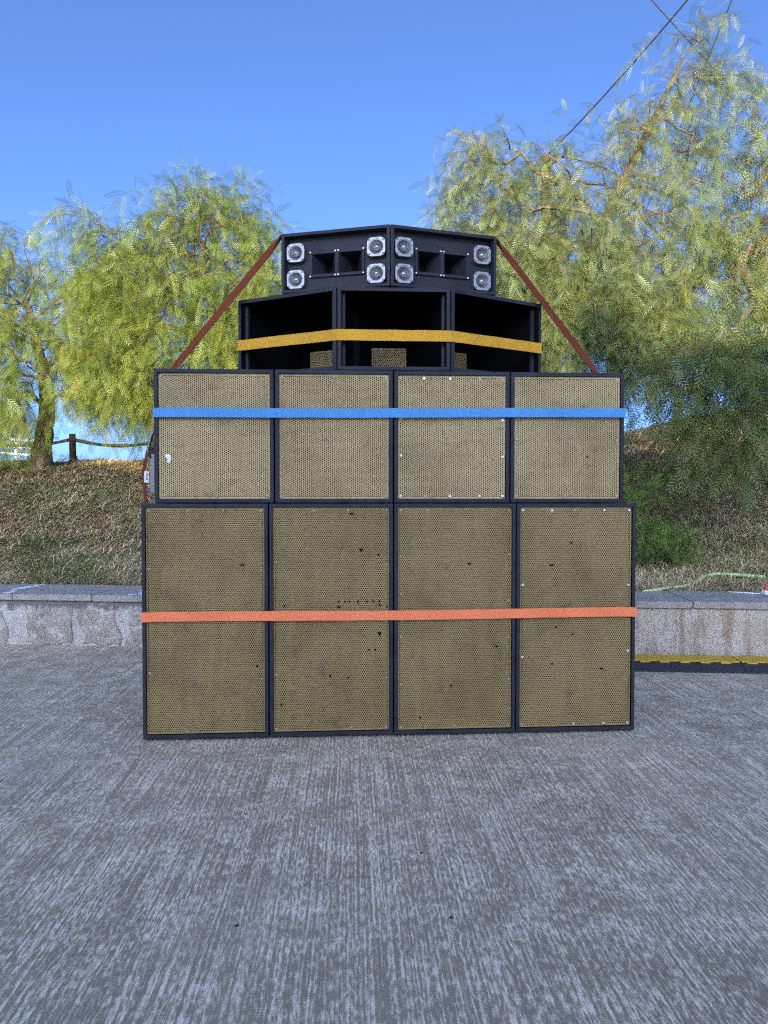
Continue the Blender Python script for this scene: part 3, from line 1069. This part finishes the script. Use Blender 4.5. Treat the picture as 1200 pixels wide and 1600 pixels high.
# lift the run over the horn tops so it rests on them
tag(bs, 'rust brown webbing strap running over the top of the whole stack', 'strap', 'webbing straps')
tg = S(-.066, .335, HLOW + .135)
tgo = box('strap_tag', -.012, .012, -.001, .001, -.030, .030, M['tagwhite'], bs, 0, loc=tg, rz=A)
for kk in range(4):
    box('tag_print', -.003, .007, -.0018, -.0012, -.018 + kk * .010, -.013 + kk * .010, M['tagprint'], tgo)
rt = S(-.022, .34, HLOW + .15)
rb = box('ratchet_buckle', -.02, .02, -.03, .03, -.10, .10, M['steel'], bs, .004, loc=rt, rz=A)
tube('ratchet_handle', [(-.018, -.03, .08), (-.03, -.03, .12), (-.012, -.03, .19), (.01, -.03, .24)], .008, M['steel'], rb)
tube('ratchet_spindle', [(-.045, 0, -.085), (.03, 0, -.085)], .011, M['steel'], rb)

# ------------------------------------------------------------------ cable ramps at the right
def ramp_seg(label, u0, L):
    loc = WL + wdir * u0 - wback * 0.065
    e = empty('cable_ramp', loc, wang)
    tag(e, label, 'cable ramp', 'cable ramps along the wall')
    # local: x along, y towards the wall, front at y=-0.43
    prof = [(-.43, .004), (-.43, .012), (-.375, .052), (-.17, .052), (-.09, .012), (-.09, .004)]
    V, Fc = [], []
    for x in (0, L):
        for (y, z) in prof: V.append((x, y, z))
    n = len(prof)
    for k in range(n): Fc.append((k, (k + 1) % n, n + (k + 1) % n, n + k))
    Fc += [tuple(range(n))[::-1], tuple(range(n, 2 * n))]
    mk('ramp_body', V, Fc, M['rubber'], e)
    # tread studs on the front slope
    bm = bmesh.new()
    r = int(L / .055)
    for i in range(r):
        for j in range(3):
            x = .03 + i * .055 + (j % 2) * .02
            y = -.421 + j * .017
            z = .012 + (y + .43) * .040 / .055
            pts = [(x, y, z), (x + .024, y + .008, z + .0055), (x + .028, y + .003, z + .002), (x + .006, y - .005, z - .0035)]
            vs = [bm.verts.new((a, b, c + .0035)) for a, b, c in pts] + [bm.verts.new((a, b, c - .002)) for a, b, c in pts]
            bm.faces.new(vs[:4])
            for k in range(4): bm.faces.new((vs[k], vs[(k + 1) % 4], vs[4 + (k + 1) % 4], vs[4 + k]))
    o = from_bm('tread_studs', bm, M['rubber'], e); o['kind'] = 'stuff'
    # yellow lid with toothed front edge
    bm = bmesh.new()
    box_bm(bm, .004, L - .004, -.352, -.18, .053, .062, .002)
    k = 0
    x = .03
    while x < L - .09:
        box_bm(bm, x, x + .062, -.378, -.354, .0505, .061, .002)
        x += .13
    from_bm('yellow_lid', bm, M['rampyellow'], e)
    return e
ramp_seg('black and yellow cable ramp beside the wall, just right of the speakers', 3.62, 1.205)
ramp_seg('black and yellow cable ramp at the right edge, next one along the wall', 4.83, 1.205)

# ------------------------------------------------------------------ hose, litter
def on_slope(px, py, dz=0.0):
    d = at(px, py, 1.0) - Vector((0, 0, EYE))
    y = 4.5
    while y < 40:
        p = Vector((0, 0, EYE)) + d * y
        if p.y > wall_y(p.x) + .5 and p.z < float(ground_z(p.x, p.y)) + dz: return p
        y += .02
    return Vector((0, 0, EYE)) + d * 12
hp = [on_slope(a, b, .035) for a, b in ((1004, 925), (1030, 921), (1055, 918), (1074, 915), (1090, 908), (1103, 900), (1122, 897), (1150, 898), (1175, 900), (1196, 902))]
hs = tube('garden_hose', catmull(hp, 5), .0155, M['hose'], sides=10)
tag(hs, 'pale green garden hose lying on the slope above the coping', 'hose')
lt = at(1197, 936, 5.28); lt.z = WALL_H + .055
le = empty('drink_carton', lt, .3)
tag(le, 'tiny red and white litter on the coping at the right edge', 'litter')
bm = bmesh.new(); box_bm(bm, -.028, .028, -.02, .02, 0, .035, .006); from_bm('carton', bm, M['tagwhite'], le)
bm = bmesh.new()
rings = []
for r_, z_ in ((.017, .036), (.017, .052), (.012, .066), (.006, .075), (0, .077)):
    rings.append([bm.verts.new((r_ * math.cos(k * math.pi / 6), r_ * math.sin(k * math.pi / 6), z_)) for k in range(12)] if r_ else [bm.verts.new((0, 0, z_))])
for a, b in zip(rings[:-1], rings[1:]):
    for k in range(12):
        if len(b) == 1: bm.faces.new((a[k], a[(k + 1) % 12], b[0]))
        else: bm.faces.new((a[k], a[(k + 1) % 12], b[(k + 1) % 12], b[k]))
from_bm('red_cap', bm, M['redplastic'], le)
sp0 = at(1138, 928, 5.43); sp1 = at(1193, 934, 5.30); sp0.z = sp1.z = WALL_H + .057
tag(tube('white_stick', [sp0, sp0.lerp(sp1, .5), sp1], .005, M['chalk']), 'thin white stick lying on the right coping', 'stick')

# ------------------------------------------------------------------ fence on the crest
fe = empty('wooden_fence', (0, 0, 0))
tag(fe, 'rustic dark wooden fence with sagging rail on the grass crest', 'fence')
FY = 12.9
posts = [(-140, 690), (-12, 684), (113, 678), (237, 684), (365, 684)]
tops = []
for k, (px, py) in enumerate(posts):
    tp_ = at(px, py, FY)
    b = Vector((tp_.x, tp_.y, float(ground_z(tp_.x, tp_.y)) - .25))
    tube('post', [b, b.lerp(tp_, .5) + Vector((rnd.uniform(-.01, .01), 0, 0)), tp_], [.066, .062, .058], M['wood'], fe, 10)
    tops.append(tp_ - Vector((0, .02, .10)))
for a, b in zip(tops[:-1], tops[1:]):
    L = [a.lerp(b, i / 8) - Vector((0, 0, .085 * math.sin(math.pi * i / 8))) for i in range(9)]
    tube('rail', L, [.031 + .004 * math.sin(i * 1.7) for i in range(9)], M['wood'], fe, 8)
# white railing further off, left of the trunk
wr = empty('white_railing', (0, 0, 0))
tag(wr, 'white railing glimpsed through the leaves left of the trunk', 'railing')
for py in (689, 700, 711):
    tube('rail', [at(-30, py - 6, 19), at(72, py + 2, 19)], .035, M['whitepaint'], wr)
for px in (-20, 25, 66):
    tp_ = at(px, 684, 19.1)
    tube('post', [Vector((tp_.x, tp_.y, float(ground_z(tp_.x, 19.1)) - .2)), tp_], .04, M['whitepaint'], wr)

# ------------------------------------------------------------------ overhead cables and their poles
def wire(name, a, b, sag, r, label):
    pts = []
    for i in range(25):
        f = i / 24
        p = a.lerp(b, f)
        p.z -= sag * 4 * f * (1 - f)
        pts.append(p)
    tag(tube(name, pts, r, M['wire'], sides=6), label, 'cable', 'overhead cables')
def pole(px, py, Y, label):
    t_ = at(px, py, Y)
    e = empty('utility_pole', (t_.x, t_.y, float(ground_z(t_.x, t_.y)) - .1))
    H = t_.z - e.location.z
    tube('shaft', [(0, 0, 0), (0, 0, H * .5), (0, 0, H + .06)], [.10, .085, .07], M['wood'], e, 12)
    box('crossarm', -.07, .07, -.16, -.075, H - .06, H + .02, M['wood'], e, .006)
    tag(e, label, 'pole')
    return t_
pA = pole(852, 250, 13.0, 'wooden utility pole hidden in the big tree, left of its main stem')
pB = pole(962, 440, 14.0, 'wooden utility pole hidden low in the right tree crown')
wire('overhead_cable', pA + Vector((.0, -.1, .02)), at(1190, -142, 9.0), .10, .0125, 'thick overhead cable slanting down leftward into the big right tree')
wire('overhead_cable', at(880, -155, 10.0), at(1420, 435, 12.0), .05, .0105, 'overhead cable slanting down rightward across the big tree top')
wire('overhead_cable', pB + Vector((.0, -.1, .02)), at(1200, -140, 9.5), .03, .009, 'steep thin overhead cable at the top right corner')

# ------------------------------------------------------------------ trees
NP_ = 8
def frond_template():
    """unit pinnate leaf along +x, drooping in -z: list of leaflet quads"""
    q = []
    for i in range(NP_):
        f = 0.10 + 0.86 * i / (NP_ - 1)
        ll = 0.27 * (math.sin(math.pi * (0.18 + 0.74 * f)) ** 0.7)
        w = 0.016
        for s in (-1, 1):
            bx_, by_ = f + (0.02 if s > 0 else 0), 0.0
            dx, dy = 0.62, 0.78 * s
            tx, ty = bx_ + dx * ll, by_ + dy * ll
            mx, my_ = bx_ + dx * ll * .45, by_ + dy * ll * .45
            nx_, ny_ = -dy * w, dx * w
            q.append([(bx_, by_, 0), (mx + nx_, my_ + ny_, -.006), (tx, ty, -.03 * ll / .2), (mx - nx_, my_ - ny_, -.006)])
    q.append([(0, .006, 0), (0, -.006, 0), (1.0, -.004, 0), (1.0, .004, 0)])
    q = np.array(q)
    q[..., 2] -= 0.28 * q[..., 0] ** 2
    return q
FT = frond_template()


def fronds_mesh(name, P, X, N, Ln, tint, mat, parent):
    """P origins, X axis direction, N approx normal, Ln length"""
    X = X / np.linalg.norm(X, axis=1, keepdims=True)
    Y = np.cross(N, X); Y /= np.linalg.norm(Y, axis=1, keepdims=True) + 1e-9
    Z = np.cross(X, Y)
    T = FT.reshape(-1, 3)
    V = (P[:, None, :] + Ln[:, None, None] * (T[None, :, 0:1] * X[:, None, :] + T[None, :, 1:2] * Y[:, None, :] + T[None, :, 2:3] * Z[:, None, :]))
    tn = np.repeat(tint, T.shape[0])
    return mk_np(name, V.reshape(-1, 3), 4, mat, parent, tn)


def make_tree(name, label, group, trunk, clumps, seed, leaf, frond=(.16, .30), twig=(.35, .95), per_twig=15, up=.35, droop=1.0, yellow=0.12, min_r=.0055, pipe=2.35, cat='tree', crown_name='crown'):
    r = np.random.default_rng(seed)
    base = Vector(trunk[0][0])
    e = empty(name, base)
    tag(e, label, cat, group)
    off = np.array(base)
    tp = [np.array(Vector(p)) for p, _ in trunk]
    tr = [q for _, q in trunk]
    nodes = []; parent = []; plen = []; trunkflag = []
    def add(p, par, fl=False):
        nodes.append(np.array(p, float)); parent.append(par); trunkflag.append(fl)
        plen.append(0.0 if par < 0 else plen[par] + float(np.linalg.norm(nodes[-1] - nodes[par])))
        return len(nodes) - 1
    last = add(tp[0], -1, True)
    for a, b in zip(tp[:-1], tp[1:]):
        n = max(1, int(np.linalg.norm(b - a) / .3))
        for i in range(1, n + 1): last = add(a + (b - a) * i / n, last, True)
    ntrunk = len(nodes)
    low_lim = int(ntrunk * .45)
    pts = []
    for (c, rad, n) in clumps:
        if cat == 'tree': n = max(4, int(n * (.86 if c[0] < 0 else (.78 if c[2] > 4.2 else .9))))
        d = r.normal(size=(n, 3)); d /= np.linalg.norm(d, axis=1, keepdims=True)
        rr = r.random(n) ** (1 / 2.2)
        pts.append(np.array(c) + d * rr[:, None] * np.array(rad))
    pts = np.concatenate(pts)
    gz = ground_z(pts[:, 0], pts[:, 1])
    pts = pts[pts[:, 2] > gz + (.25 if cat == 'tree' else .02)]
    if len(pts) == 0: pts = np.array([tp[-1] + np.array([0.05, 0, .1])])
    top = tp[-1]
    order = np.argsort(np.linalg.norm(pts - top, axis=1))
    pts = pts[order]
    tips = []
    for p in pts:
        A_ = np.array(nodes[low_lim:]); pl = np.array(plen[low_lim:])
        d = p - A_
        dist = np.linalg.norm(d, axis=1)
        cost = dist + .28 * pl + .25 * np.clip(-d[:, 2], 0, None)
        j = int(np.argmin(cost)) + low_lim
        a = nodes[j]
        L = np.linalg.norm(p - a)
        n = max(1, int(L / .22))
        last = j
        side = r.normal(size=3) * .06 * L
        for i in range(1, n + 1):
            f = i / n
            q = a + (p - a) * f + side * math.sin(math.pi * f) + np.array([0, 0, .16 * L * math.sin(math.pi * f)])
            last = add(q + (r.normal(size=3) * .018 if i < n else 0), last)
        tips.append(last)
    N = len(nodes)
    acc = np.zeros(N)
    for t_ in tips: acc[t_] += min_r ** pipe
    for i in range(N - 1, 0, -1):
        if acc[i] == 0: acc[i] = min_r ** pipe
        acc[parent[i]] += acc[i]
    rad = acc ** (1 / pipe)
    # branches as five sided tapering pieces
    Vq = []
    idx = [i for i in range(ntrunk, N)]
    Pn = np.array(nodes)
    a = Pn[[parent[i] for i in idx]]; b = Pn[idx]
    ra = np.minimum(rad[[parent[i] for i in idx]], rad[idx] * 1.25); rb_ = rad[idx]
    t = b - a; t /= np.linalg.norm(t, axis=1, keepdims=True) + 1e-9
    upv = np.where(np.abs(t[:, 2:3]) > .9, np.array([[1., 0, 0]]), np.array([[0, 0, 1.]]))
    u1 = np.cross(t, upv); u1 /= np.linalg.norm(u1, axis=1, keepdims=True)
    u2 = np.cross(t, u1)
    b2 = b + t * rb_[:, None] * .3
    qs = []
    for k in range(5):
        th0, th1 = 2 * math.pi * k / 5, 2 * math.pi * (k + 1) / 5
        d0 = u1 * math.cos(th0) + u2 * math.sin(th0); d1 = u1 * math.cos(th1) + u2 * math.sin(th1)
        qs.append(np.stack([a + d0 * ra[:, None], a + d1 * ra[:, None], b2 + d1 * rb_[:, None], b2 + d0 * rb_[:, None]], axis=1))
    # twigs with fronds
    FP, FX, FN, FL, FTn = [], [], [], [], []
    tw = []
    cen = pts.mean(axis=0)
    for t_ in tips:
        p = nodes[t_].copy()
        par = nodes[parent[t_]]
        d = p - par; d /= np.linalg.norm(d) + 1e-9
        outw = p - cen; outw[2] *= .3; outw /= np.linalg.norm(outw) + 1e-9
        yel = 1.0 if r.random() < yellow else r.random() * .25
        for rep in range(2):
            L = r.uniform(*twig)
            n = max(4, int(per_twig * L / twig[1]))
            dir_ = d * .5 + outw * .35 + r.normal(size=3) * .55 + np.array([0, 0, up])
            dir_ /= np.linalg.norm(dir_)
            q = p.copy()
            st = L / n
            for i in range(n):
                dir_ = dir_ + np.array([0, 0, -droop * 2.6 / n]) * (0.5 + i / n) + r.normal(size=3) * .06
                dir_ /= np.linalg.norm(dir_)
                q2 = q + dir_ * st
                tw.append((q, q2, .0032 * (1 - .6 * i / n)))
                q = q2
                sd_ = np.cross(dir_, r.normal(size=3)); sd_ /= np.linalg.norm(sd_) + 1e-9
                FP.append(q); FX.append(dir_ * .45 + sd_ * .8 + np.array([0, 0, -.35 * droop + .1]))
                FN.append(np.array([0, 0, 1.0]) + r.normal(size=3) * .5 - dir_ * .2)
                FL.append(r.uniform(*frond)); FTn.append(min(1, yel + r.random() * .15))
    ta = np.array([x[0] for x in tw]); tb_ = np.array([x[1] for x in tw]); trr = np.array([x[2] for x in tw])
    t = tb_ - ta; t /= np.linalg.norm(t, axis=1, keepdims=True) + 1e-9
    u1 = np.cross(t, r.normal(size=t.shape)); u1 /= np.linalg.norm(u1, axis=1, keepdims=True) + 1e-9
    u2 = np.cross(t, u1)
    for uu in (u1, u2):
        qs.append(np.stack([ta - uu * trr[:, None], ta + uu * trr[:, None], tb_ + uu * trr[:, None], tb_ - uu * trr[:, None]], axis=1))
    br = np.concatenate(qs).reshape(-1, 3) - off
    o = mk_np('branches', br, 4, M['twig'], e)
    o['kind'] = 'stuff'
    fo = fronds_mesh(crown_name, np.array(FP) - off, np.array(FX), np.array(FN), np.array(FL), np.array(FTn), leaf, e)
    fo['kind'] = 'stuff'
    # trunk, gnarled
    tn = [Vector(p) - base for p, _ in trunk]
    cp = catmull(tn, 7)
    rc_ = []
    for i in range(len(cp)):
        f = i / (len(cp) - 1) * (len(tr) - 1)
        k = min(int(f), len(tr) - 2)
        rc_.append(tr[k] + (tr[k + 1] - tr[k]) * (f - k))
    Vt, Ft = tube_data(cp, rc_, 16)
    Vt = [v * 1 for v in Vt]
    for i, v in enumerate(Vt):
        ring = i // 16
        c = cp[min(ring, len(cp) - 1)]
        k = 1 + .16 * float(snoise(math.atan2(v.y - c.y, v.x - c.x) * 2.2, v.z * 7, 1.3, seed)) + .06 * float(snoise(v.x * 30, v.z * 22, 1, seed))
        Vt[i] = c + (v - c) * k
    mk('trunk', Vt, Ft, M['bark'], e, smooth=True)
    return e, len(FP)


def cl(px, py, Y, rx, ry, n, rd=None):
    """a clump of foliage: centre by pixel, radii in pixels at that distance"""
    c = at(px, py + (14 if py < 480 else 6), Y)
    k = Y / F
    return (tuple(c), (rx * k, (rd if rd else (rx + ry) / 2 * k), ry * k), n)


def ground_pt(px, Y, dz=-.06):
    x = (px - 600) / F * Y
    return Vector((x, Y, float(ground_z(x, Y)) + dz))

tot = 0
# leftmost tree: thick short trunk in view
T1 = [(ground_pt(66, 11.0), .19), (at(66, 700, 11), .145), (at(74, 640, 11), .115), (at(70, 590, 11.0), .10), (at(58, 540, 11.1), .075), (at(45, 480, 11.2), .05)]
_, n = make_tree('pepper_tree', 'feathery green tree at far left with its thick trunk showing', 'weeping pepper trees on the slope', T1,
    [cl(35, 420, 11.2, 75, 50, 60), cl(110, 450, 11.2, 60, 45, 40), cl(20, 520, 10.8, 80, 55, 75), cl(120, 540, 10.8, 70, 45, 65), cl(40, 590, 10.6, 85, 35, 50), cl(150, 600, 10.6, 60, 30, 40), cl(-60, 500, 11, 70, 110, 60), cl(5, 645, 10.6, 40, 45, 40), cl(-40, 640, 10.8, 50, 60, 30), cl(190, 590, 10.8, 45, 40, 35), cl(30, 382, 11.2, 45, 14, 12)],
    31, M['leaf_warm'], droop=1.15, yellow=.16)
tot += n
# second tree: behind the stack at left
T2 = [(ground_pt(310, 10.2), .17), (at(312, 640, 10.2), .13), (at(305, 560, 10.2), .11), (at(300, 500, 10.2), .09), (at(310, 440, 10.2), .06), (at(318, 380, 10.2), .04)]
_, n = make_tree('pepper_tree', 'rounded yellow green tree rising behind the left side of the speakers', 'weeping pepper trees on the slope', T2,
    [cl(315, 320, 10.2, 55, 35, 50), cl(300, 370, 10.2, 90, 35, 70), cl(385, 370, 10.2, 35, 50, 35), cl(165, 345, 10.2, 32, 20, 14), cl(200, 385, 10.2, 60, 30, 40), cl(260, 430, 10.0, 120, 45, 110), cl(380, 440, 10.0, 65, 50, 70), cl(200, 490, 9.9, 75, 45, 70), cl(310, 510, 9.8, 100, 45, 110), cl(400, 520, 9.8, 60, 50, 60), cl(215, 560, 9.7, 65, 35, 60), cl(220, 610, 9.7, 40, 30, 32), cl(330, 570, 9.6, 80, 30, 40), cl(420, 560, 9.8, 40, 30, 20)],
    32, M['leaf_warm'], droop=1.0, yellow=.22)
tot += n
# the big tree on the right
T3 = [(ground_pt(855, 8.8), .19), (at(858, 600, 8.8), .15), (at(862, 540, 8.8), .13), (at(890, 470, 8.8), .11), (at(925, 400, 8.8), .085), (at(957, 320, 8.8), .06), (at(995, 240, 8.8), .045), (at(1035, 160, 8.8), .028), (at(1065, 90, 8.8), .016)]
_, n = make_tree('pepper_tree', 'tallest feathery tree, its thin leaning top reaching the cables at right', 'weeping pepper trees on the slope', T3,
    [cl(1075, 55, 8.8, 42, 22, 10), cl(1060, 110, 8.8, 40, 36, 18), cl(1105, 130, 8.8, 30, 38, 8), cl(1010, 190, 8.8, 60, 42, 30), cl(1090, 205, 8.8, 45, 40, 16), cl(778, 232, 8.8, 50, 28, 26), cl(745, 290, 8.8, 36, 46, 26), cl(865, 245, 8.8, 46, 32, 26), cl(815, 300, 8.7, 50, 46, 32), cl(900, 290, 8.7, 60, 46, 42), cl(985, 270, 8.7, 55, 50, 32), cl(740, 370, 8.6, 42, 45, 46), cl(820, 380, 8.5, 70, 45, 78), cl(920, 380, 8.4, 70, 48, 72), cl(1010, 360, 8.4, 55, 55, 36), cl(850, 440, 8.3, 65, 40, 70), cl(940, 460, 8.1, 75, 42, 74), cl(890, 510, 8.0, 55, 40, 48), cl(1010, 450, 8.0, 50, 45, 30), cl(985, 522, 7.8, 52, 36, 36), cl(955, 560, 7.8, 34, 18, 10), cl(1060, 300, 8.6, 45, 45, 16)],
    33, M['leaf_cool'], droop=1.0, yellow=.17, up=.35, frond=(.13, .24), per_twig=18)
tot += n
# tree at the right edge
T4 = [(ground_pt(1265, 8.4), .2), (at(1260, 640, 8.4), .15), (at(1240, 560, 8.4), .12), (at(1205, 490, 8.4), .09), (at(1160, 420, 8.4), .06), (at(1130, 360, 8.5), .04)]
_, n = make_tree('pepper_tree', 'sparse grey green tree leaning in from the right edge', 'weeping pepper trees on the slope', T4,
    [cl(1175, 180, 8.6, 30, 28, 7), cl(1160, 270, 8.6, 55, 46, 22), cl(1110, 360, 8.5, 50, 45, 22), cl(1190, 360, 8.5, 48, 55, 24), cl(1240, 300, 8.5, 60, 90, 30), cl(1090, 450, 8.2, 46, 36, 22), cl(1170, 460, 8.2, 58, 38, 28), cl(1115, 530, 7.5, 60, 34, 30), cl(1085, 545, 7.3, 34, 20, 9), cl(1180, 540, 7.3, 55, 36, 26), cl(1135, 575, 6.9, 46, 22, 14), cl(1190, 600, 6.8, 40, 24, 11), cl(1172, 655, 6.6, 26, 20, 9), cl(1110, 640, 6.9, 24, 16, 6), cl(1070, 606, 7.0, 25, 12, 6), cl(1260, 560, 7.2, 60, 80, 40)],
    34, M['leaf_cool'], droop=1.0, yellow=.10, frond=(.20, .36), twig=(.4, .9))
tot += n
# low feathery bush by the right corner of the stack
T5 = [(ground_pt(1010, 6.35), .02), (at(1010, 850, 6.35), .016), (at(1012, 820, 6.35), .012)]
_, n = make_tree('feathery_bush', 'low bright green feathery bush beside the right end of the speakers', None, T5,
    [cl(1000, 825, 6.35, 28, 40, 34), cl(1035, 842, 6.3, 34, 28, 34), cl(985, 790, 6.4, 25, 40, 20), cl(1010, 770, 6.5, 30, 25, 14), cl(970, 840, 6.4, 25, 30, 10), cl(1055, 855, 6.25, 15, 12, 8)],
    35, M['leaf_bush'], frond=(.07, .14), twig=(.10, .24), per_twig=9, up=.5, droop=.35, yellow=.1, min_r=.002, cat='bush', crown_name='foliage')
tot += n
T6 = [(ground_pt(990, 7.6), .03), (at(990, 730, 7.6), .02), (at(995, 710, 7.6), .015)]
_, n = make_tree('feathery_bush', 'darker taller bush behind the right end of the speakers', None, T6,
    [cl(995, 735, 7.6, 30, 22, 24), cl(1030, 748, 7.6, 30, 18, 18), cl(960, 730, 7.6, 30, 40, 16), cl(1070, 750, 7.4, 30, 14, 10)],
    36, M['leaf_cool'], frond=(.09, .17), twig=(.14, .3), per_twig=9, up=.4, droop=.5, yellow=.1, min_r=.002, cat='bush', crown_name='foliage')
tot += n
T7 = [(ground_pt(120, 12.3), .015), (at(120, 715, 12.3), .012), (at(120, 712, 12.3), .01)]
_, n = make_tree('feathery_bush', 'small dark clump of weeds at the foot of the fence post', None, T7,
    [cl(112, 714, 12.3, 16, 6, 10), cl(130, 716, 12.3, 10, 5, 6)],
    37, M['leaf_bush'], frond=(.06, .12), twig=(.08, .16), per_twig=7, up=.5, droop=.4, min_r=.002, cat='bush', crown_name='foliage')
tot += n
print('fronds', tot)

# ------------------------------------------------------------------ grass and straw on the slope
def blades(n, seed):
    r = np.random.default_rng(seed)
    # denser near the wall, only where the slope can be seen
    side = r.random(n) < .55
    y = 5.2 + 8.2 * r.random(n) ** 1.5
    f = r.random(n)
    x = np.where(side, -(0.9 + f * (.62 * y - .6)), 1.3 + f * (.64 * y - 1.0))
    y0 = WL.y + (x - WL.x) * wdir.y / wdir.x + .54
    ok = y > y0
    x, y = x[ok], y[ok]
    n = len(x)
    z = ground_z(x, y) - .012
    g = snoise(x, y, 1.1, 5) * .6 + snoise(x, y, 3.1, 2) * .5
    gfac = np.clip(.06 + .95 * (g - .12), 0.03, .8)
    green = r.random(n) < gfac
    th = r.random(n) * 2 * math.pi
    swirl = snoise(x, y, 1.7, 9) * 1.1
    th = np.where(r.random(n) < .65, swirl + r.normal(size=n) * .6, th)
    L = np.where(green, r.uniform(.04, .095, n), r.uniform(.07, .22, n))
    lift = np.where(green, r.uniform(.5, 1.3, n), np.abs(r.normal(size=n)) * .22 + .03)
    w = np.where(green, .0026, .0031) * r.uniform(.7, 1.6, n) * (y / 6.0) ** .7
    d = np.stack([np.cos(th) * np.cos(lift), np.sin(th) * np.cos(lift), np.sin(lift)], 1)
    # follow the slope
    d[:, 2] += d[:, 1] * .2
    s = np.stack([-np.sin(th), np.cos(th), np.zeros(n)], 1)
    p = np.stack([x, y, z + r.random(n) * .03 * (1 + .8 * snoise(x, y, 6.0, 4))], 1)
    m = p + d * (L * .55)[:, None] + np.array([0, 0, .006])
    e = p + d * L[:, None] - np.array([0, 0, 1.0]) * (L * .12)[:, None]
    sw = s * w[:, None]
    q = np.stack([p - sw, p + sw, m + sw * .8, m - sw * .8, m - sw * .8, m + sw * .8, e + sw * .2, e - sw * .2], 1)
    return q.reshape(-1, 3), np.repeat(green.astype(float), 8)
V, tn = blades(260000, 5)
gr = mk_np('dry_grass', V, 4, M['grass'], None, tn)
tag(gr, 'dry mown straw and short green grass covering the slope', 'grass', kind='stuff')

# ------------------------------------------------------------------ unseen block added behind the camera to shade the yard
ab = empty('shade_building', (-3.5, -20, 0))
tag(ab, 'unseen three storey cream block added behind the viewer to shade the yard', 'added building')
for (x0, x1, hh) in ((-9.5, -3.6, 10.42), (-3.595, 4.0, 10.4), (4.005, 10.5, 10.35)):  # wing heights set where the shade line falls on the trees
    box('wall', x0, x1, -8, 0, 0, hh, M['plaster'], ab)
    box('parapet', x0 + .02, x1 - .02, .003, .12, hh - .35, hh + .05, M['plaster'], ab)
for zz in (1.0, 4.3, 7.6):
    for k in range(6):
        cx = -8 + k * 3.1
        if zz == 1.0 and k == 3:
            box('door', cx - .55, cx + .55, .003, .06, .02, 2.2, M['door'], ab)
            continue
        f = box('window', cx - .6, cx + .6, .003, .07, zz, zz + 1.5, M['whitepaint'], ab)
        box('pane', cx - .5, cx + .5, .072, .085, zz + .1, zz + 1.4, M['pane'], f)

rr_ = random.Random(17)
for (x0, x1, z0) in ((-9.5, -3.6, 10.42), (-3.6, 4.0, 10.4), (4.0, 10.5, 10.35)):  # boxes added along the roof to break up the shadow edge
    x = x0 + .3
    while x < x1 - 1.3:
        w_ = rr_.uniform(.35, 1.2)
        box('shade_edge_box', x, x + w_, -rr_.uniform(2.2, 3.5), -rr_.uniform(.6, 1.5), z0 + .002, z0 + rr_.uniform(.35, 1.15), M['plaster'], ab)
        x += w_ + rr_.uniform(.25, .9)
